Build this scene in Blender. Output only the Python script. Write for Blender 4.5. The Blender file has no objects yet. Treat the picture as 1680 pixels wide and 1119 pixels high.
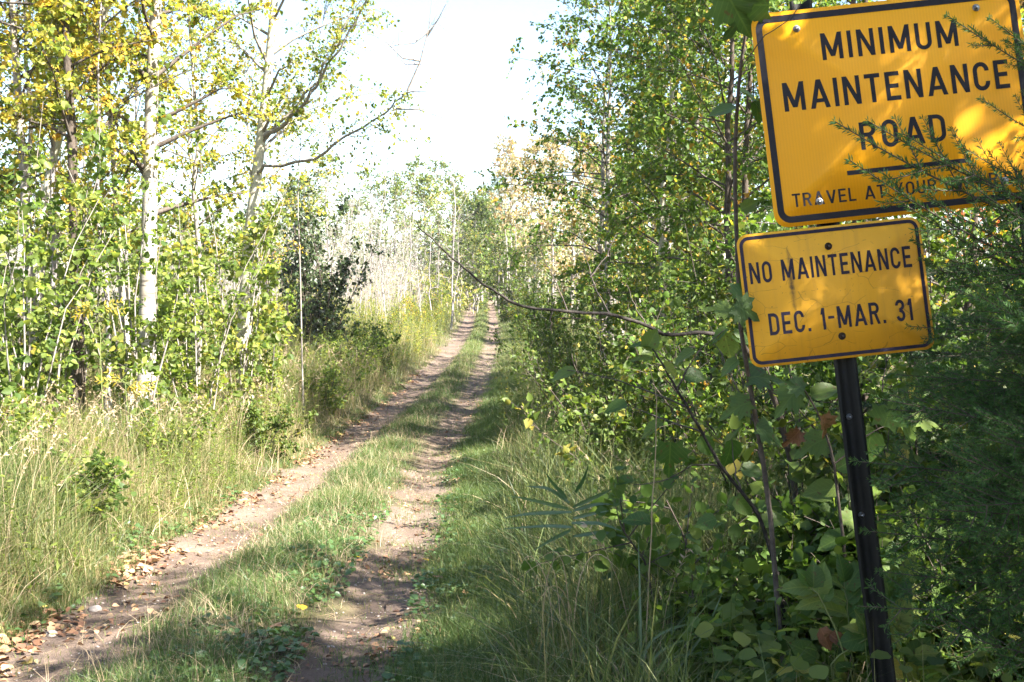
import bpy, math, random
import numpy as np
from mathutils import Vector, Matrix

# ------------------------------------------------------------------ camera, world, sun, exposure
sc = bpy.context.scene
COL = sc.collection
F = 1932.0                       # focal length in photo pixels (1680 wide)
PITCH = math.atan(69.5 / F)
ZC = 1.65
cam_d = bpy.data.cameras.new('camera')
cam_d.sensor_width = 36.0
cam_d.lens = 36.0 * F / 1680.0
cam_d.clip_start = 0.05
cam_d.clip_end = 3000.0
cam = bpy.data.objects.new('camera', cam_d)
COL.objects.link(cam)
cam.location = (0, 0, ZC)
cam.rotation_euler = (math.pi / 2 - PITCH, 0, 0)
sc.camera = cam

SUN_AZ = math.radians(57)        # to the right of straight behind the camera
SUN_EL = math.radians(43)
TO_SUN = Vector((math.sin(SUN_AZ) * math.cos(SUN_EL), -math.cos(SUN_AZ) * math.cos(SUN_EL), math.sin(SUN_EL)))
world = bpy.data.worlds.new("World")
sc.world = world
world.use_nodes = True
wn = world.node_tree
bgn = wn.nodes['Background']
sky = wn.nodes.new('ShaderNodeTexSky')
sky.sky_type = 'NISHITA'
sky.sun_disc = False
sky.sun_elevation = SUN_EL
sky.sun_rotation = math.atan2(TO_SUN.x, TO_SUN.y)
sky.air_density = 1.0
sky.dust_density = 1.0
wn.links.new(sky.outputs[0], bgn.inputs[0])
bgn.inputs[1].default_value = 0.058
sun_d = bpy.data.lights.new('sun', 'SUN')
sun_d.energy = 5.0
sun_d.angle = math.radians(0.53)
sun_d.color = (1.0, 0.95, 0.86)
sun = bpy.data.objects.new('sun', sun_d)
COL.objects.link(sun)
sun.rotation_euler = TO_SUN.to_track_quat('Z', 'Y').to_euler()
sc.view_settings.view_transform = 'Standard'
sc.view_settings.look = 'None'
sc.view_settings.gamma = 1.0
sc.view_settings.exposure = 2.95
sc.view_settings.use_curve_mapping = False
cy = sc.cycles
cy.max_bounces = 7
cy.diffuse_bounces = 4
cy.transmission_bounces = 5
cy.glossy_bounces = 2
cy.transparent_max_bounces = 4
cy.use_denoising = True
cy.use_adaptive_sampling = True
cy.adaptive_threshold = 0.015
cy.caustics_reflective = False
cy.caustics_refractive = False

rng = np.random.default_rng(7)
random.seed(7)

# ------------------------------------------------------------------ terrain
_hd = np.array([-30, 0, 5.7, 8, 10, 13.5, 17, 22, 27, 38, 47, 63, 80, 110, 150, 300, 700])
_hh = np.array([1.6, 1.65, 1.70, 1.80, 1.88, 2.08, 2.20, 2.2, 2.15, 2.05, 1.85, 1.5, 1.0, 0.3, -0.8, -4, -8])
_xd = np.array([-30, 0, 5.7, 9, 14, 18, 22, 27, 38, 50, 63, 80, 150, 700])
_xx = np.array([-2.2, -2.2, -2.24, -2.28, -2.48, -2.54, -2.45, -2.32, -2.27, -2.27, -2.42, -2.8, -4.3, -14])


def smooth_tab(d, xs, ys):
    d = np.asarray(d, float)
    w = 0.08 * np.abs(d) + 0.6
    return sum(np.interp(d + k * w, xs, ys) for k in (-1, -0.5, 0, 0.5, 1)) / 5


def xl(d):
    return smooth_tab(d, _xd, _xx)


def xr(d):
    return xl(d) + 1.5


def sst(a, b, x):
    t = np.clip((x - a) / (b - a), 0, 1)
    return t * t * (3 - 2 * t)


def ground_z(x, y):
    x = np.asarray(x, float)
    y = np.asarray(y, float)
    z = 1.65 - smooth_tab(y, _hd, _hh)
    L = xl(y)
    s = L - x
    r = x - (L + 1.5)
    z = z + 0.22 * sst(0.35, 1.2, s) + 0.25 * sst(1.2, 5.0, s)
    z = z + 0.10 * sst(0.4, 1.2, r) + 0.12 * sst(1.2, 5, r)
    z = z + 0.45 * sst(1.0, 4.0, s) * sst(9, 17, y) * (1 - sst(42, 66, y))
    wob = 0.06 * np.sin(y * 1.7) + 0.05 * np.sin(y * 0.63 + 1)
    z = z - 0.05 * np.exp(-((x - L - wob) / 0.27) ** 2) - 0.05 * np.exp(-((x - L - 1.5 - wob) / 0.25) ** 2)
    z = z + 0.04 * np.exp(-((x - L - 0.75) / 0.35) ** 2)
    z = z + 0.02 * np.sin(x * 2.1 + y * 0.9) * np.sin(y * 1.3 - x * 0.7) + 0.012 * np.sin(x * 6.1) * np.sin(y * 4.7 + x)
    return z


def G(x, y, up=0.0):
    return Vector((x, y, float(ground_z(x, y)) + up))


def P(px, py, d):
    """the point in the place seen at photo pixel (px, py), d metres ahead"""
    u = (px - 840) / F
    v = (559.5 - py) / F
    dx, dy, dz = u, math.cos(PITCH) + v * math.sin(PITCH), -math.sin(PITCH) + v * math.cos(PITCH)
    k = d / dy
    return Vector((dx * k, d, ZC + dz * k))


# ------------------------------------------------------------------ mesh building
class MB:
    """collects triangles and quads with a value per vertex; build() links ONE mesh object"""

    def __init__(s):
        s.v, s.t, s.q, s.a, s.n = [], [], [], [], 0

    def add(s, v, tris=None, quads=None, tint=0.5):
        v = np.asarray(v, np.float32).reshape(-1, 3)
        if tris is not None and len(tris):
            s.t.append(np.asarray(tris, np.int64).reshape(-1, 3) + s.n)
        if quads is not None and len(quads):
            s.q.append(np.asarray(quads, np.int64).reshape(-1, 4) + s.n)
        a = np.empty(len(v), np.float32)
        a[:] = tint
        s.v.append(v)
        s.a.append(a)
        s.n += len(v)

    def mesh(s, name, smooth=False):
        me = bpy.data.meshes.new(name)
        v = np.concatenate(s.v) if s.v else np.zeros((0, 3), np.float32)
        t = np.concatenate(s.t) if s.t else np.zeros((0, 3), np.int64)
        q = np.concatenate(s.q) if s.q else np.zeros((0, 4), np.int64)
        me.vertices.add(len(v))
        me.vertices.foreach_set('co', v.ravel())
        nl = t.size + q.size
        me.loops.add(nl)
        me.loops.foreach_set('vertex_index', np.concatenate([t.ravel(), q.ravel()]).astype(np.int32))
        npoly = len(t) + len(q)
        me.polygons.add(npoly)
        st = np.concatenate([np.arange(len(t)) * 3, t.size + np.arange(len(q)) * 4]).astype(np.int32)
        me.polygons.foreach_set('loop_start', st)
        if smooth:
            me.polygons.foreach_set('use_smooth', np.ones(npoly, bool))
        me.update(calc_edges=True)
        at = me.attributes.new('tint', 'FLOAT', 'POINT')
        at.data.foreach_set('value', np.concatenate(s.a).astype(np.float32) if s.a else np.zeros(0, np.float32))
        me.validate()
        return me

    def build(s, name, mat, parent=None, smooth=False, stuff=False):
        me = s.mesh(name, smooth)
        return put(name, me, mat, parent, stuff)


def put(name, me, mat, parent=None, stuff=False):
    if mat is not None and not len(me.materials):
        me.materials.append(mat)
    o = bpy.data.objects.new(name, me)
    COL.objects.link(o)
    if parent is not None:
        o.parent = parent
    if stuff:
        o['kind'] = 'stuff'
    return o


def tag(o, label=None, cat=None, group=None, kind=None):
    if label:
        o['label'] = label
    if cat:
        o['category'] = cat
    if group:
        o['group'] = group
    if kind:
        o['kind'] = kind
    return o


def thing(name, loc, label, cat, group=None, rz=0.0, scale=1.0):
    o = bpy.data.objects.new(name, None)
    o.empty_display_size = 0.2
    COL.objects.link(o)
    o.location = loc
    o.rotation_euler = (0, 0, rz)
    o.scale = (scale,) * 3 if not hasattr(scale, '__len__') else scale
    return tag(o, label, cat, group)


def copy_tree(o, parent=None):
    c = o.copy()
    COL.objects.link(c)
    if parent is not None:
        c.parent = parent
    for ch in list(o.children):
        copy_tree(ch, c)
    return c


def unit(v):
    n = np.linalg.norm(v, axis=-1, keepdims=True)
    return v / np.maximum(n, 1e-9)


def tube(mb, pts, rad, n=6, tint=0.5, cap=False):
    pts = np.asarray(pts, float)
    rad = np.broadcast_to(np.asarray(rad, float), (len(pts),))
    d = np.gradient(pts, axis=0)
    d = unit(d)
    m = d.mean(axis=0)
    ref = np.eye(3)[int(np.argmin(np.abs(m)))]
    a = unit(np.cross(d, ref))
    b = np.cross(d, a)
    ang = np.arange(n) * 2 * math.pi / n
    ring = a[:, None, :] * np.cos(ang)[None, :, None] + b[:, None, :] * np.sin(ang)[None, :, None]
    v = pts[:, None, :] + ring * rad[:, None, None]
    k = len(pts)
    i = np.arange(k - 1)[:, None] * n
    j = np.arange(n)[None, :]
    j2 = (j + 1) % n
    q = np.stack([i + j, i + j2, i + n + j2, i + n + j], axis=-1).reshape(-1, 4)
    tr = None
    if cap:
        tr = [[(k - 1) * n, (k - 1) * n + x, (k - 1) * n + x + 1] for x in range(1, n - 1)]
    mb.add(v.reshape(-1, 3), tr, q, tint)


LEAF6 = (np.array([[0, 0, 0.02], [-.34, .20, .13], [-.38, .52, .10], [0, 1, -.20], [.40, .56, .08], [.35, .23, .14]], float),
         np.array([[0, 2, 1], [0, 3, 2], [0, 4, 3], [0, 5, 4]]))
LEAF4 = (np.array([[0, 0, 0], [-.4, .45, .06], [0, 1, -.03], [.4, .45, .06]], float), np.array([[0, 2, 1], [0, 3, 2]]))
LEAFN = (np.array([[0, 0, 0], [-.17, .4, .04], [0, 1, -.08], [.17, .4, .04]], float), np.array([[0, 2, 1], [0, 3, 2]]))
# oval leaf in a dozen triangles, edge waved, folded at the midrib
_o = [(0.0, 0.0), (-.22, .10), (-.38, .28), (-.42, .48), (-.34, .70), (-.17, .88), (0, 1.0), (.17, .88), (.34, .70), (.42, .48), (.38, .28), (.22, .10)]
OVAL = (np.array([[x, y, .16 * abs(x) - .10 * y * y + (0.02 if i % 2 else -0.02)] for i, (x, y) in enumerate(_o)] + [[0, .3, -.02], [0, .65, -.06]], float),
        np.array([[0, 12, 1], [1, 12, 2], [2, 12, 3], [3, 12, 13], [3, 13, 4], [4, 13, 5], [5, 13, 6], [6, 13, 7], [7, 13, 8], [8, 13, 9], [9, 13, 12], [9, 12, 10], [10, 12, 11], [11, 12, 0]]))
# lobed maple leaf
_m = [(0, 0), (-.16, .02), (-.36, -.10), (-.34, .12), (-.62, .22), (-.46, .34), (-.56, .56), (-.34, .52), (-.24, .62), (-.12, .60), (-.16, .84), (0, 1.08),
      (.16, .84), (.12, .60), (.24, .62), (.34, .52), (.56, .56), (.46, .34), (.62, .22), (.34, .12), (.36, -.10), (.16, .02)]
MAPLE = (np.array([[x, y, .12 * abs(x) - .15 * (x * x + y * y) + (0.03 if i % 2 else 0)] for i, (x, y) in enumerate(_m)] + [[0, .3, 0]], float),
         np.array([[22, (i + 1) % 22, i] for i in range(22)]))
LANCE = (np.array([[0, 0, 0], [-.11, .2, .02], [-.15, .45, .02], [-.09, .75, -.05], [0, 1, -.14], [.09, .75, -.05], [.15, .45, .02], [.11, .2, .02], [0, .45, -.02]], float),
         np.array([[0, 8, 1], [1, 8, 2], [2, 8, 3], [3, 8, 4], [4, 8, 5], [5, 8, 6], [6, 8, 7], [7, 8, 0]]))


def leaves(mb, pos, tip, size, tint, tmpl=LEAF6, r=rng, up=0.9, rand=0.8):
    """a leaf at each pos pointing along tip, its face turned mostly upward"""
    pos = np.asarray(pos, float)
    n = len(pos)
    if not n:
        return
    y = unit(np.asarray(tip, float))
    nn = r.normal(0, rand, (n, 3))
    nn[:, 2] += up
    x = unit(np.cross(y, nn))
    z = np.cross(x, y)
    V, T = tmpl
    size = np.broadcast_to(np.asarray(size, float), (n,))
    w = pos[:, None, :] + size[:, None, None] * (V[None, :, 0, None] * x[:, None, :] + V[None, :, 1, None] * y[:, None, :] + V[None, :, 2, None] * z[:, None, :])
    k = len(V)
    t = (T[None] + (np.arange(n) * k)[:, None, None]).reshape(-1, 3)
    tv = np.repeat(np.broadcast_to(np.asarray(tint, float), (n,)), k)
    mb.add(w.reshape(-1, 3), t, None, tv)


def leaf_mesh(name, tmpl, size, bend=0.0):
    V, T = tmpl
    V = V.copy() * size
    V[:, 2] -= bend * V[:, 1] ** 2 / max(size, 1e-6)
    mb = MB()
    mb.add(V, T, None, 0.5)
    return mb.mesh(name, smooth=False)


def leaf_part(me, mat, parent, at, tip, normal, scale=1.0, name='leaf', label=None):
    """one leaf as a part of its plant; at/tip/normal in the plant's own space"""
    y = Vector(tip).normalized()
    x = y.cross(Vector(normal)).normalized()
    z = x.cross(y)
    o = put(name, me, mat, parent)
    m = Matrix((x, y, z)).transposed().to_4x4()
    o.matrix_local = Matrix.Translation(at) @ m @ Matrix.Scale(scale, 4)
    if label:
        o['label'] = label
    return o


# ------------------------------------------------------------------ materials
class N:
    def __init__(s, name):
        s.m = bpy.data.materials.new(name)
        s.m.use_nodes = True
        s.t = s.m.node_tree
        s.t.nodes.clear()
        s.out = s('ShaderNodeOutputMaterial')

    def __call__(s, typ, **kw):
        n = s.t.nodes.new(typ)
        for k, v in kw.items():
            if k.startswith('i_'):
                key = k[2:]
                key = int(key) if key.isdigit() else key.replace('_', ' ')
                n.inputs[key].default_value = v
            else:
                setattr(n, k, v)
        return n

    def link(s, a, b):
        s.t.links.new(a, b)

    def ramp(s, fac, stops, interp='LINEAR'):
        r = s('ShaderNodeValToRGB')
        r.color_ramp.interpolation = interp
        el = r.color_ramp.elements
        while len(el) < len(stops):
            el.new(0.5)
        for e, (p, c) in zip(el, stops):
            e.position = p
            e.color = (*c, 1)
        s.link(fac, r.inputs[0])
        return r.outputs[0]

    def math(s, op, a, b=None, clamp=False):
        n = s('ShaderNodeMath', operation=op, use_clamp=clamp)
        for i, x in enumerate((a, b)):
            if x is None:
                continue
            if isinstance(x, (int, float)):
                n.inputs[i].default_value = x
            else:
                s.link(x, n.inputs[i])
        return n.outputs[0]

    def mix(s, fac, a, b, blend='MIX'):
        n = s('ShaderNodeMix', data_type='RGBA', blend_type=blend)
        for i, x in ((0, fac), (6, a), (7, b)):
            if isinstance(x, (int, float)):
                n.inputs[i].default_value = x
            elif isinstance(x, tuple):
                n.inputs[i].default_value = (*x, 1)
            else:
                s.link(x, n.inputs[i])
        return n.outputs[2]

    def noise(s, scale, detail=4, rough=0.6, vec=None, stretch=None):
        n = s('ShaderNodeTexNoise')
        n.inputs['Scale'].default_value = scale
        n.inputs['Detail'].default_value = detail
        n.inputs['Roughness'].default_value = rough
        if vec is None:
            vec = s('ShaderNodeTexCoord').outputs['Object']
        if stretch:
            mp = s('ShaderNodeMapping')
            mp.inputs['Scale'].default_value = stretch
            s.link(vec, mp.inputs[0])
            vec = mp.outputs[0]
        s.link(vec, n.inputs['Vector'])
        return n.outputs[0]


def leaf_mat(name, stops, trans=0.45, rough=0.45, spec=0.35, tboost=(1.5, 1.55, 0.8)):
    m = N(name)
    at = m('ShaderNodeAttribute', attribute_name='tint')
    oi = m('ShaderNodeObjectInfo')
    f = m.math('ADD', at.outputs['Fac'], m.math('MULTIPLY', m.math('SUBTRACT', oi.outputs['Random'], 0.5), 0.16), clamp=True)
    c = m.ramp(f, stops)
    p = m('ShaderNodeBsdfPrincipled')
    m.link(c, p.inputs['Base Color'])
    p.inputs['Roughness'].default_value = rough
    p.inputs['Specular IOR Level'].default_value = spec
    t = m('ShaderNodeBsdfTranslucent')
    m.link(m.mix(1.0, c, tboost, 'MULTIPLY'), t.inputs['Color'])
    mx = m('ShaderNodeMixShader')
    mx.inputs[0].default_value = trans
    m.link(p.outputs[0], mx.inputs[1])
    m.link(t.outputs[0], mx.inputs[2])
    m.link(mx.outputs[0], m.out.inputs[0])
    return m.m


def simple_mat(name, c1, c2, scale=8, stretch=None, rough=0.85, bump=0.3, spec=0.2, metallic=0.0, mids=None):
    m = N(name)
    nz = m.noise(scale, 6, 0.65, stretch=stretch)
    c = m.ramp(nz, [(0.35, c1)] + (mids or []) + [(0.68, c2)])
    p = m('ShaderNodeBsdfPrincipled')
    m.link(c, p.inputs['Base Color'])
    p.inputs['Roughness'].default_value = rough
    p.inputs['Specular IOR Level'].default_value = spec
    p.inputs['Metallic'].default_value = metallic
    if bump:
        b = m('ShaderNodeBump')
        b.inputs['Strength'].default_value = bump
        b.inputs['Distance'].default_value = 0.02
        m.link(nz, b.inputs['Height'])
        m.link(b.outputs[0], p.inputs['Normal'])
    m.link(p.outputs[0], m.out.inputs[0])
    return m.m


M = {}
GREENS = [(0.0, (0.045, 0.085, 0.014)), (0.45, (0.085, 0.145, 0.024)), (0.72, (0.14, 0.19, 0.03)), (0.9, (0.30, 0.24, 0.03)), (1.0, (0.38, 0.20, 0.03))]
M['leaf_aspen'] = leaf_mat('aspen_leaf', [(0.0, (0.07, 0.12, 0.025)), (0.4, (0.15, 0.19, 0.04)), (0.66, (0.26, 0.25, 0.05)), (0.85, (0.42, 0.33, 0.05)), (1.0, (0.50, 0.30, 0.06))], 0.58, spec=0.2)
M['leaf_hazel'] = leaf_mat('hazel_leaf', [(0.0, (0.06, 0.105, 0.025)), (0.45, (0.14, 0.185, 0.045)), (0.8, (0.22, 0.245, 0.06)), (1.0, (0.33, 0.28, 0.06))], 0.58, spec=0.2)
M['leaf_maple'] = leaf_mat('maple_leaf', GREENS, 0.45, rough=0.55, spec=0.2)
M['leaf_thicket'] = leaf_mat('thicket_leaf', [(0.0, (0.045, 0.075, 0.014)), (0.6, (0.085, 0.125, 0.022)), (0.88, (0.13, 0.15, 0.03)), (1.0, (0.24, 0.20, 0.04))], 0.42, rough=0.5, spec=0.28)
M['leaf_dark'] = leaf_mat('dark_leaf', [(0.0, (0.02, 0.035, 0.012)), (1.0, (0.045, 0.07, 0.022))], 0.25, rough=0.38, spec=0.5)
M['leaf_near'] = leaf_mat('near_leaf', [(0.0, (0.045, 0.085, 0.016)), (0.5, (0.075, 0.125, 0.024)), (1.0, (0.15, 0.19, 0.03))], 0.42, rough=0.55, spec=0.25)
M['leaf_far'] = leaf_mat('far_leaf', [(0.0, (0.06, 0.10, 0.025)), (0.5, (0.125, 0.165, 0.035)), (0.85, (0.24, 0.225, 0.05)), (1.0, (0.36, 0.24, 0.07))], 0.4)
M['leaf_pink'] = leaf_mat('fading_leaf', [(0.0, (0.17, 0.16, 0.07)), (0.5, (0.30, 0.24, 0.13)), (0.9, (0.40, 0.25, 0.13)), (1.0, (0.42, 0.16, 0.07))], 0.4)
M['leaf_blue'] = leaf_mat('blue_green_needle', [(0.0, (0.05, 0.09, 0.055)), (1.0, (0.10, 0.15, 0.09))], 0.2)
M['leaf_yellow'] = leaf_mat('yellow_leaf', [(0.0, (0.36, 0.28, 0.03)), (1.0, (0.50, 0.32, 0.03))], 0.45)
M['leaf_red'] = leaf_mat('red_leaf', [(0.0, (0.30, 0.10, 0.03)), (1.0, (0.45, 0.16, 0.05))], 0.45, tboost=(1.5, 1.0, 0.8))
M['leaf_brown'] = leaf_mat('brown_leaf', [(0.0, (0.13, 0.055, 0.03)), (0.5, (0.22, 0.11, 0.06)), (1.0, (0.30, 0.17, 0.09))], 0.2, rough=0.6, tboost=(1.3, 1, .8))
M['litter'] = leaf_mat('litter_leaf', [(0.0, (0.10, 0.05, 0.03)), (0.4, (0.20, 0.10, 0.055)), (0.75, (0.32, 0.19, 0.10)), (0.93, (0.36, 0.26, 0.15)), (1.0, (0.42, 0.34, 0.06))], 0.1, rough=0.7, tboost=(1.2, 1, .8))
M['clover'] = leaf_mat('broad_leaf', [(0.0, (0.035, 0.075, 0.02)), (0.6, (0.06, 0.115, 0.035)), (1.0, (0.12, 0.17, 0.05))], 0.3, rough=0.4, spec=0.5)
GR = [(0.0, (0.045, 0.075, 0.022)), (0.3, (0.095, 0.125, 0.035)), (0.5, (0.16, 0.165, 0.06)), (0.68, (0.25, 0.195, 0.10)), (0.86, (0.36, 0.27, 0.17)), (1.0, (0.22, 0.13, 0.085))]
M['grass'] = leaf_mat('grass_blade', GR, 0.4, rough=0.5, spec=0.4, tboost=(1.3, 1.4, 0.8))
M['turf'] = leaf_mat('turf_blade', [(0.0, (0.045, 0.085, 0.025)), (0.45, (0.09, 0.135, 0.038)), (0.72, (0.16, 0.175, 0.06)), (1.0, (0.32, 0.25, 0.15))], 0.42, rough=0.5, spec=0.4, tboost=(1.4, 1.5, 0.8))
M['reed'] = leaf_mat('reed_blade', [(0.0, (0.035, 0.08, 0.03)), (1.0, (0.07, 0.12, 0.05))], 0.3, rough=0.35, spec=0.6)
M['straw'] = leaf_mat('straw_blade', [(0.0, (0.26, 0.19, 0.11)), (1.0, (0.42, 0.33, 0.22))], 0.3, rough=0.6, tboost=(1.2, 1.1, .9))
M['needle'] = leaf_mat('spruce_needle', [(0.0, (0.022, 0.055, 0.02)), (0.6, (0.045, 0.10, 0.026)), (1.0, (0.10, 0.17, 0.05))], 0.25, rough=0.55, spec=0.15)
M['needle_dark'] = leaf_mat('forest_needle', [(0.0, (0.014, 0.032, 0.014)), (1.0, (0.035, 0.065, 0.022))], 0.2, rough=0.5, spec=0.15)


def birch_mat():
    m = N('birch_bark')
    a = m.noise(3.0, 5, 0.7, stretch=(2.0, 2.0, 14.0))
    b = m.noise(2.2, 3, 0.6, stretch=(1.0, 1.0, 1.6))
    base = m.ramp(b, [(0.3, (0.17, 0.145, 0.115)), (0.7, (0.36, 0.335, 0.29))])
    mark = m.ramp(a, [(0.36, (0, 0, 0)), (0.44, (1, 1, 1))])
    c = m.mix(mark, (0.07, 0.06, 0.05), base)
    p = m('ShaderNodeBsdfPrincipled')
    m.link(c, p.inputs['Base Color'])
    p.inputs['Roughness'].default_value = 0.7
    bp = m('ShaderNodeBump')
    bp.inputs['Strength'].default_value = 0.4
    bp.inputs['Distance'].default_value = 0.01
    m.link(a, bp.inputs['Height'])
    m.link(bp.outputs[0], p.inputs['Normal'])
    m.link(p.outputs[0], m.out.inputs[0])
    return m.m


M['birch'] = birch_mat()
M['aspen_bark'] = simple_mat('aspen_bark', (0.22, 0.20, 0.15), (0.42, 0.40, 0.32), 5, (1.5, 1.5, 5), 0.8, mids=[(0.42, (0.34, 0.32, 0.25))])
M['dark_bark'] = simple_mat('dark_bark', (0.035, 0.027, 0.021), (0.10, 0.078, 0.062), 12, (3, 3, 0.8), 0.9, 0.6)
M['grey_bark'] = simple_mat('grey_bark', (0.14, 0.12, 0.105), (0.30, 0.27, 0.24), 9, (2.5, 2.5, 1), 0.9, 0.4)
M['pale_wood'] = simple_mat('weathered_wood', (0.17, 0.145, 0.14), (0.30, 0.27, 0.26), 9, (2, 2, 0.6), 0.9, 0.2)
M['black_bark'] = simple_mat('black_bark', (0.012, 0.010, 0.009), (0.05, 0.042, 0.036), 40, None, 0.85, 0.4)
M['twig'] = simple_mat('twig_bark', (0.04, 0.032, 0.027), (0.11, 0.088, 0.072), 30, None, 0.8, 0.3)
M['stem_green'] = simple_mat('green_stem', (0.10, 0.13, 0.04), (0.16, 0.17, 0.06), 20, None, 0.6, 0.1)
M['dirt_clod'] = simple_mat('stone', (0.20, 0.17, 0.15), (0.38, 0.33, 0.29), 14, None, 0.9, 0.5)


def dirt_mat(name, grassy):
    m = N(name)
    co = m('ShaderNodeTexCoord').outputs['Object']
    a = m.noise(1.3, 5, 0.6, co)
    b = m.noise(22, 6, 0.7, co)
    c = m.noise(140, 3, 0.6, co)
    base = m.ramp(a, [(0.30, (0.075, 0.052, 0.039)), (0.5, (0.135, 0.096, 0.074)), (0.72, (0.215, 0.16, 0.128))])
    col = m.mix(m.math('MULTIPLY', b, 0.75), base, (0.10, 0.072, 0.056))
    peb = m.ramp(c, [(0.62, (0, 0, 0)), (0.70, (1, 1, 1))])
    col = m.mix(m.math('MULTIPLY', peb, 0.4), col, (0.32, 0.26, 0.22))
    if grassy:
        f = m.noise(5, 5, 0.7, co)
        soil = m.ramp(f, [(0.3, (0.045, 0.038, 0.022)), (0.55, (0.085, 0.075, 0.035)), (0.75, (0.12, 0.10, 0.055))])
        at = m('ShaderNodeAttribute', attribute_name='tint')
        col = m.mix(at.outputs['Fac'], soil, col)
    p = m('ShaderNodeBsdfPrincipled')
    m.link(col, p.inputs['Base Color'])
    p.inputs['Roughness'].default_value = 0.95
    p.inputs['Specular IOR Level'].default_value = 0.15
    bp = m('ShaderNodeBump')
    bp.inputs['Strength'].default_value = 0.7
    bp.inputs['Distance'].default_value = 0.03
    m.link(m.math('ADD', b, m.math('MULTIPLY', c, 0.3)), bp.inputs['Height'])
    m.link(bp.outputs[0], p.inputs['Normal'])
    m.link(p.outputs[0], m.out.inputs[0])
    return m.m


M['ground'] = dirt_mat('forest_soil', True)
M['track'] = dirt_mat('packed_dirt', False)

# ------------------------------------------------------------------ ground and wheel tracks


def build_ground():
    xs = np.concatenate([np.linspace(-420, -60, 14)[:-1], np.linspace(-60, -9, 30)[:-1], np.linspace(-9, -3.3, 32)[:-1], np.arange(-3.3, 0.4, 0.075), np.linspace(0.4, 6, 40), np.linspace(6, 60, 30)[1:], np.linspace(60, 420, 14)[1:]])
    ys = np.concatenate([np.linspace(-60, 2, 24)[:-1], np.arange(2, 16, 0.14), np.arange(16, 40, 0.35), np.arange(40, 110, 1.2), np.linspace(110, 760, 40)])
    X, Y = np.meshgrid(xs, ys)
    Z = ground_z(X, Y)
    L = xl(Y)
    n1 = 0.10 * np.sin(Y * 2.9 + 1) + 0.07 * np.sin(Y * 6.3 + X * 3)
    d1 = np.abs(X - L + 0.05) + n1
    d2 = np.abs(X - L - 1.5) + n1 * 0.8
    a = np.maximum(1 - sst(0.24, 0.50, d1), 1 - sst(0.16, 0.40, d2))
    mb = MB()
    ny, nx = X.shape
    i = (np.arange(ny - 1)[:, None] * nx + np.arange(nx - 1)[None, :])
    q = np.stack([i, i + 1, i + nx + 1, i + nx], -1).reshape(-1, 4)
    mb.add(np.stack([X, Y, Z], -1).reshape(-1, 3), None, q, a.ravel())
    tag(mb.build('ground', M['ground'], smooth=True), kind='structure')
    # two bare wheel tracks lie a few millimetres above the soil
    for k, (off, hw) in enumerate(((-0.02, 0.25), (1.5, 0.175))):
        yy = np.concatenate([np.arange(2.5, 18, 0.08), np.arange(18, 45, 0.2), np.arange(45, 150, 0.8)])
        c = xl(yy) + off + 0.03 * np.sin(yy * 1.1 + k)
        nar = 1 - 0.35 * sst(10, 30, yy) * (1 if k else 0.4)
        wl = hw * nar + 0.07 * np.sin(yy * 2.3 + k * 2) + 0.05 * np.sin(yy * 7.1 + k) + rng.normal(0, 0.03, len(yy))
        wr = hw * nar + 0.06 * np.sin(yy * 1.9 + k + 2) + 0.05 * np.sin(yy * 6.3) + rng.normal(0, 0.03, len(yy))
        u = np.linspace(-1, 1, 9)
        XX = c[:, None] + np.where(u < 0, u * wl[:, None], u * wr[:, None])
        YY = np.repeat(yy[:, None], 9, 1)
        edge = np.clip((1 - np.abs(u)) * 4, 0, 1)
        ZZ = ground_z(XX, YY) + 0.006 * edge[None] - 0.012 * (1 - edge[None]) + rng.normal(0, 0.006, XX.shape)
        m2 = MB()
        a, b = XX.shape
        i = (np.arange(a - 1)[:, None] * b + np.arange(b - 1)[None, :])
        q = np.stack([i, i + 1, i + b + 1, i + b], -1).reshape(-1, 4)
        m2.add(np.stack([XX, YY, ZZ], -1).reshape(-1, 3), None, q, 1.0)
        tag(m2.build('dirt_track', M['track'], smooth=True), kind='structure')


build_ground()

# ------------------------------------------------------------------ signs


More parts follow.
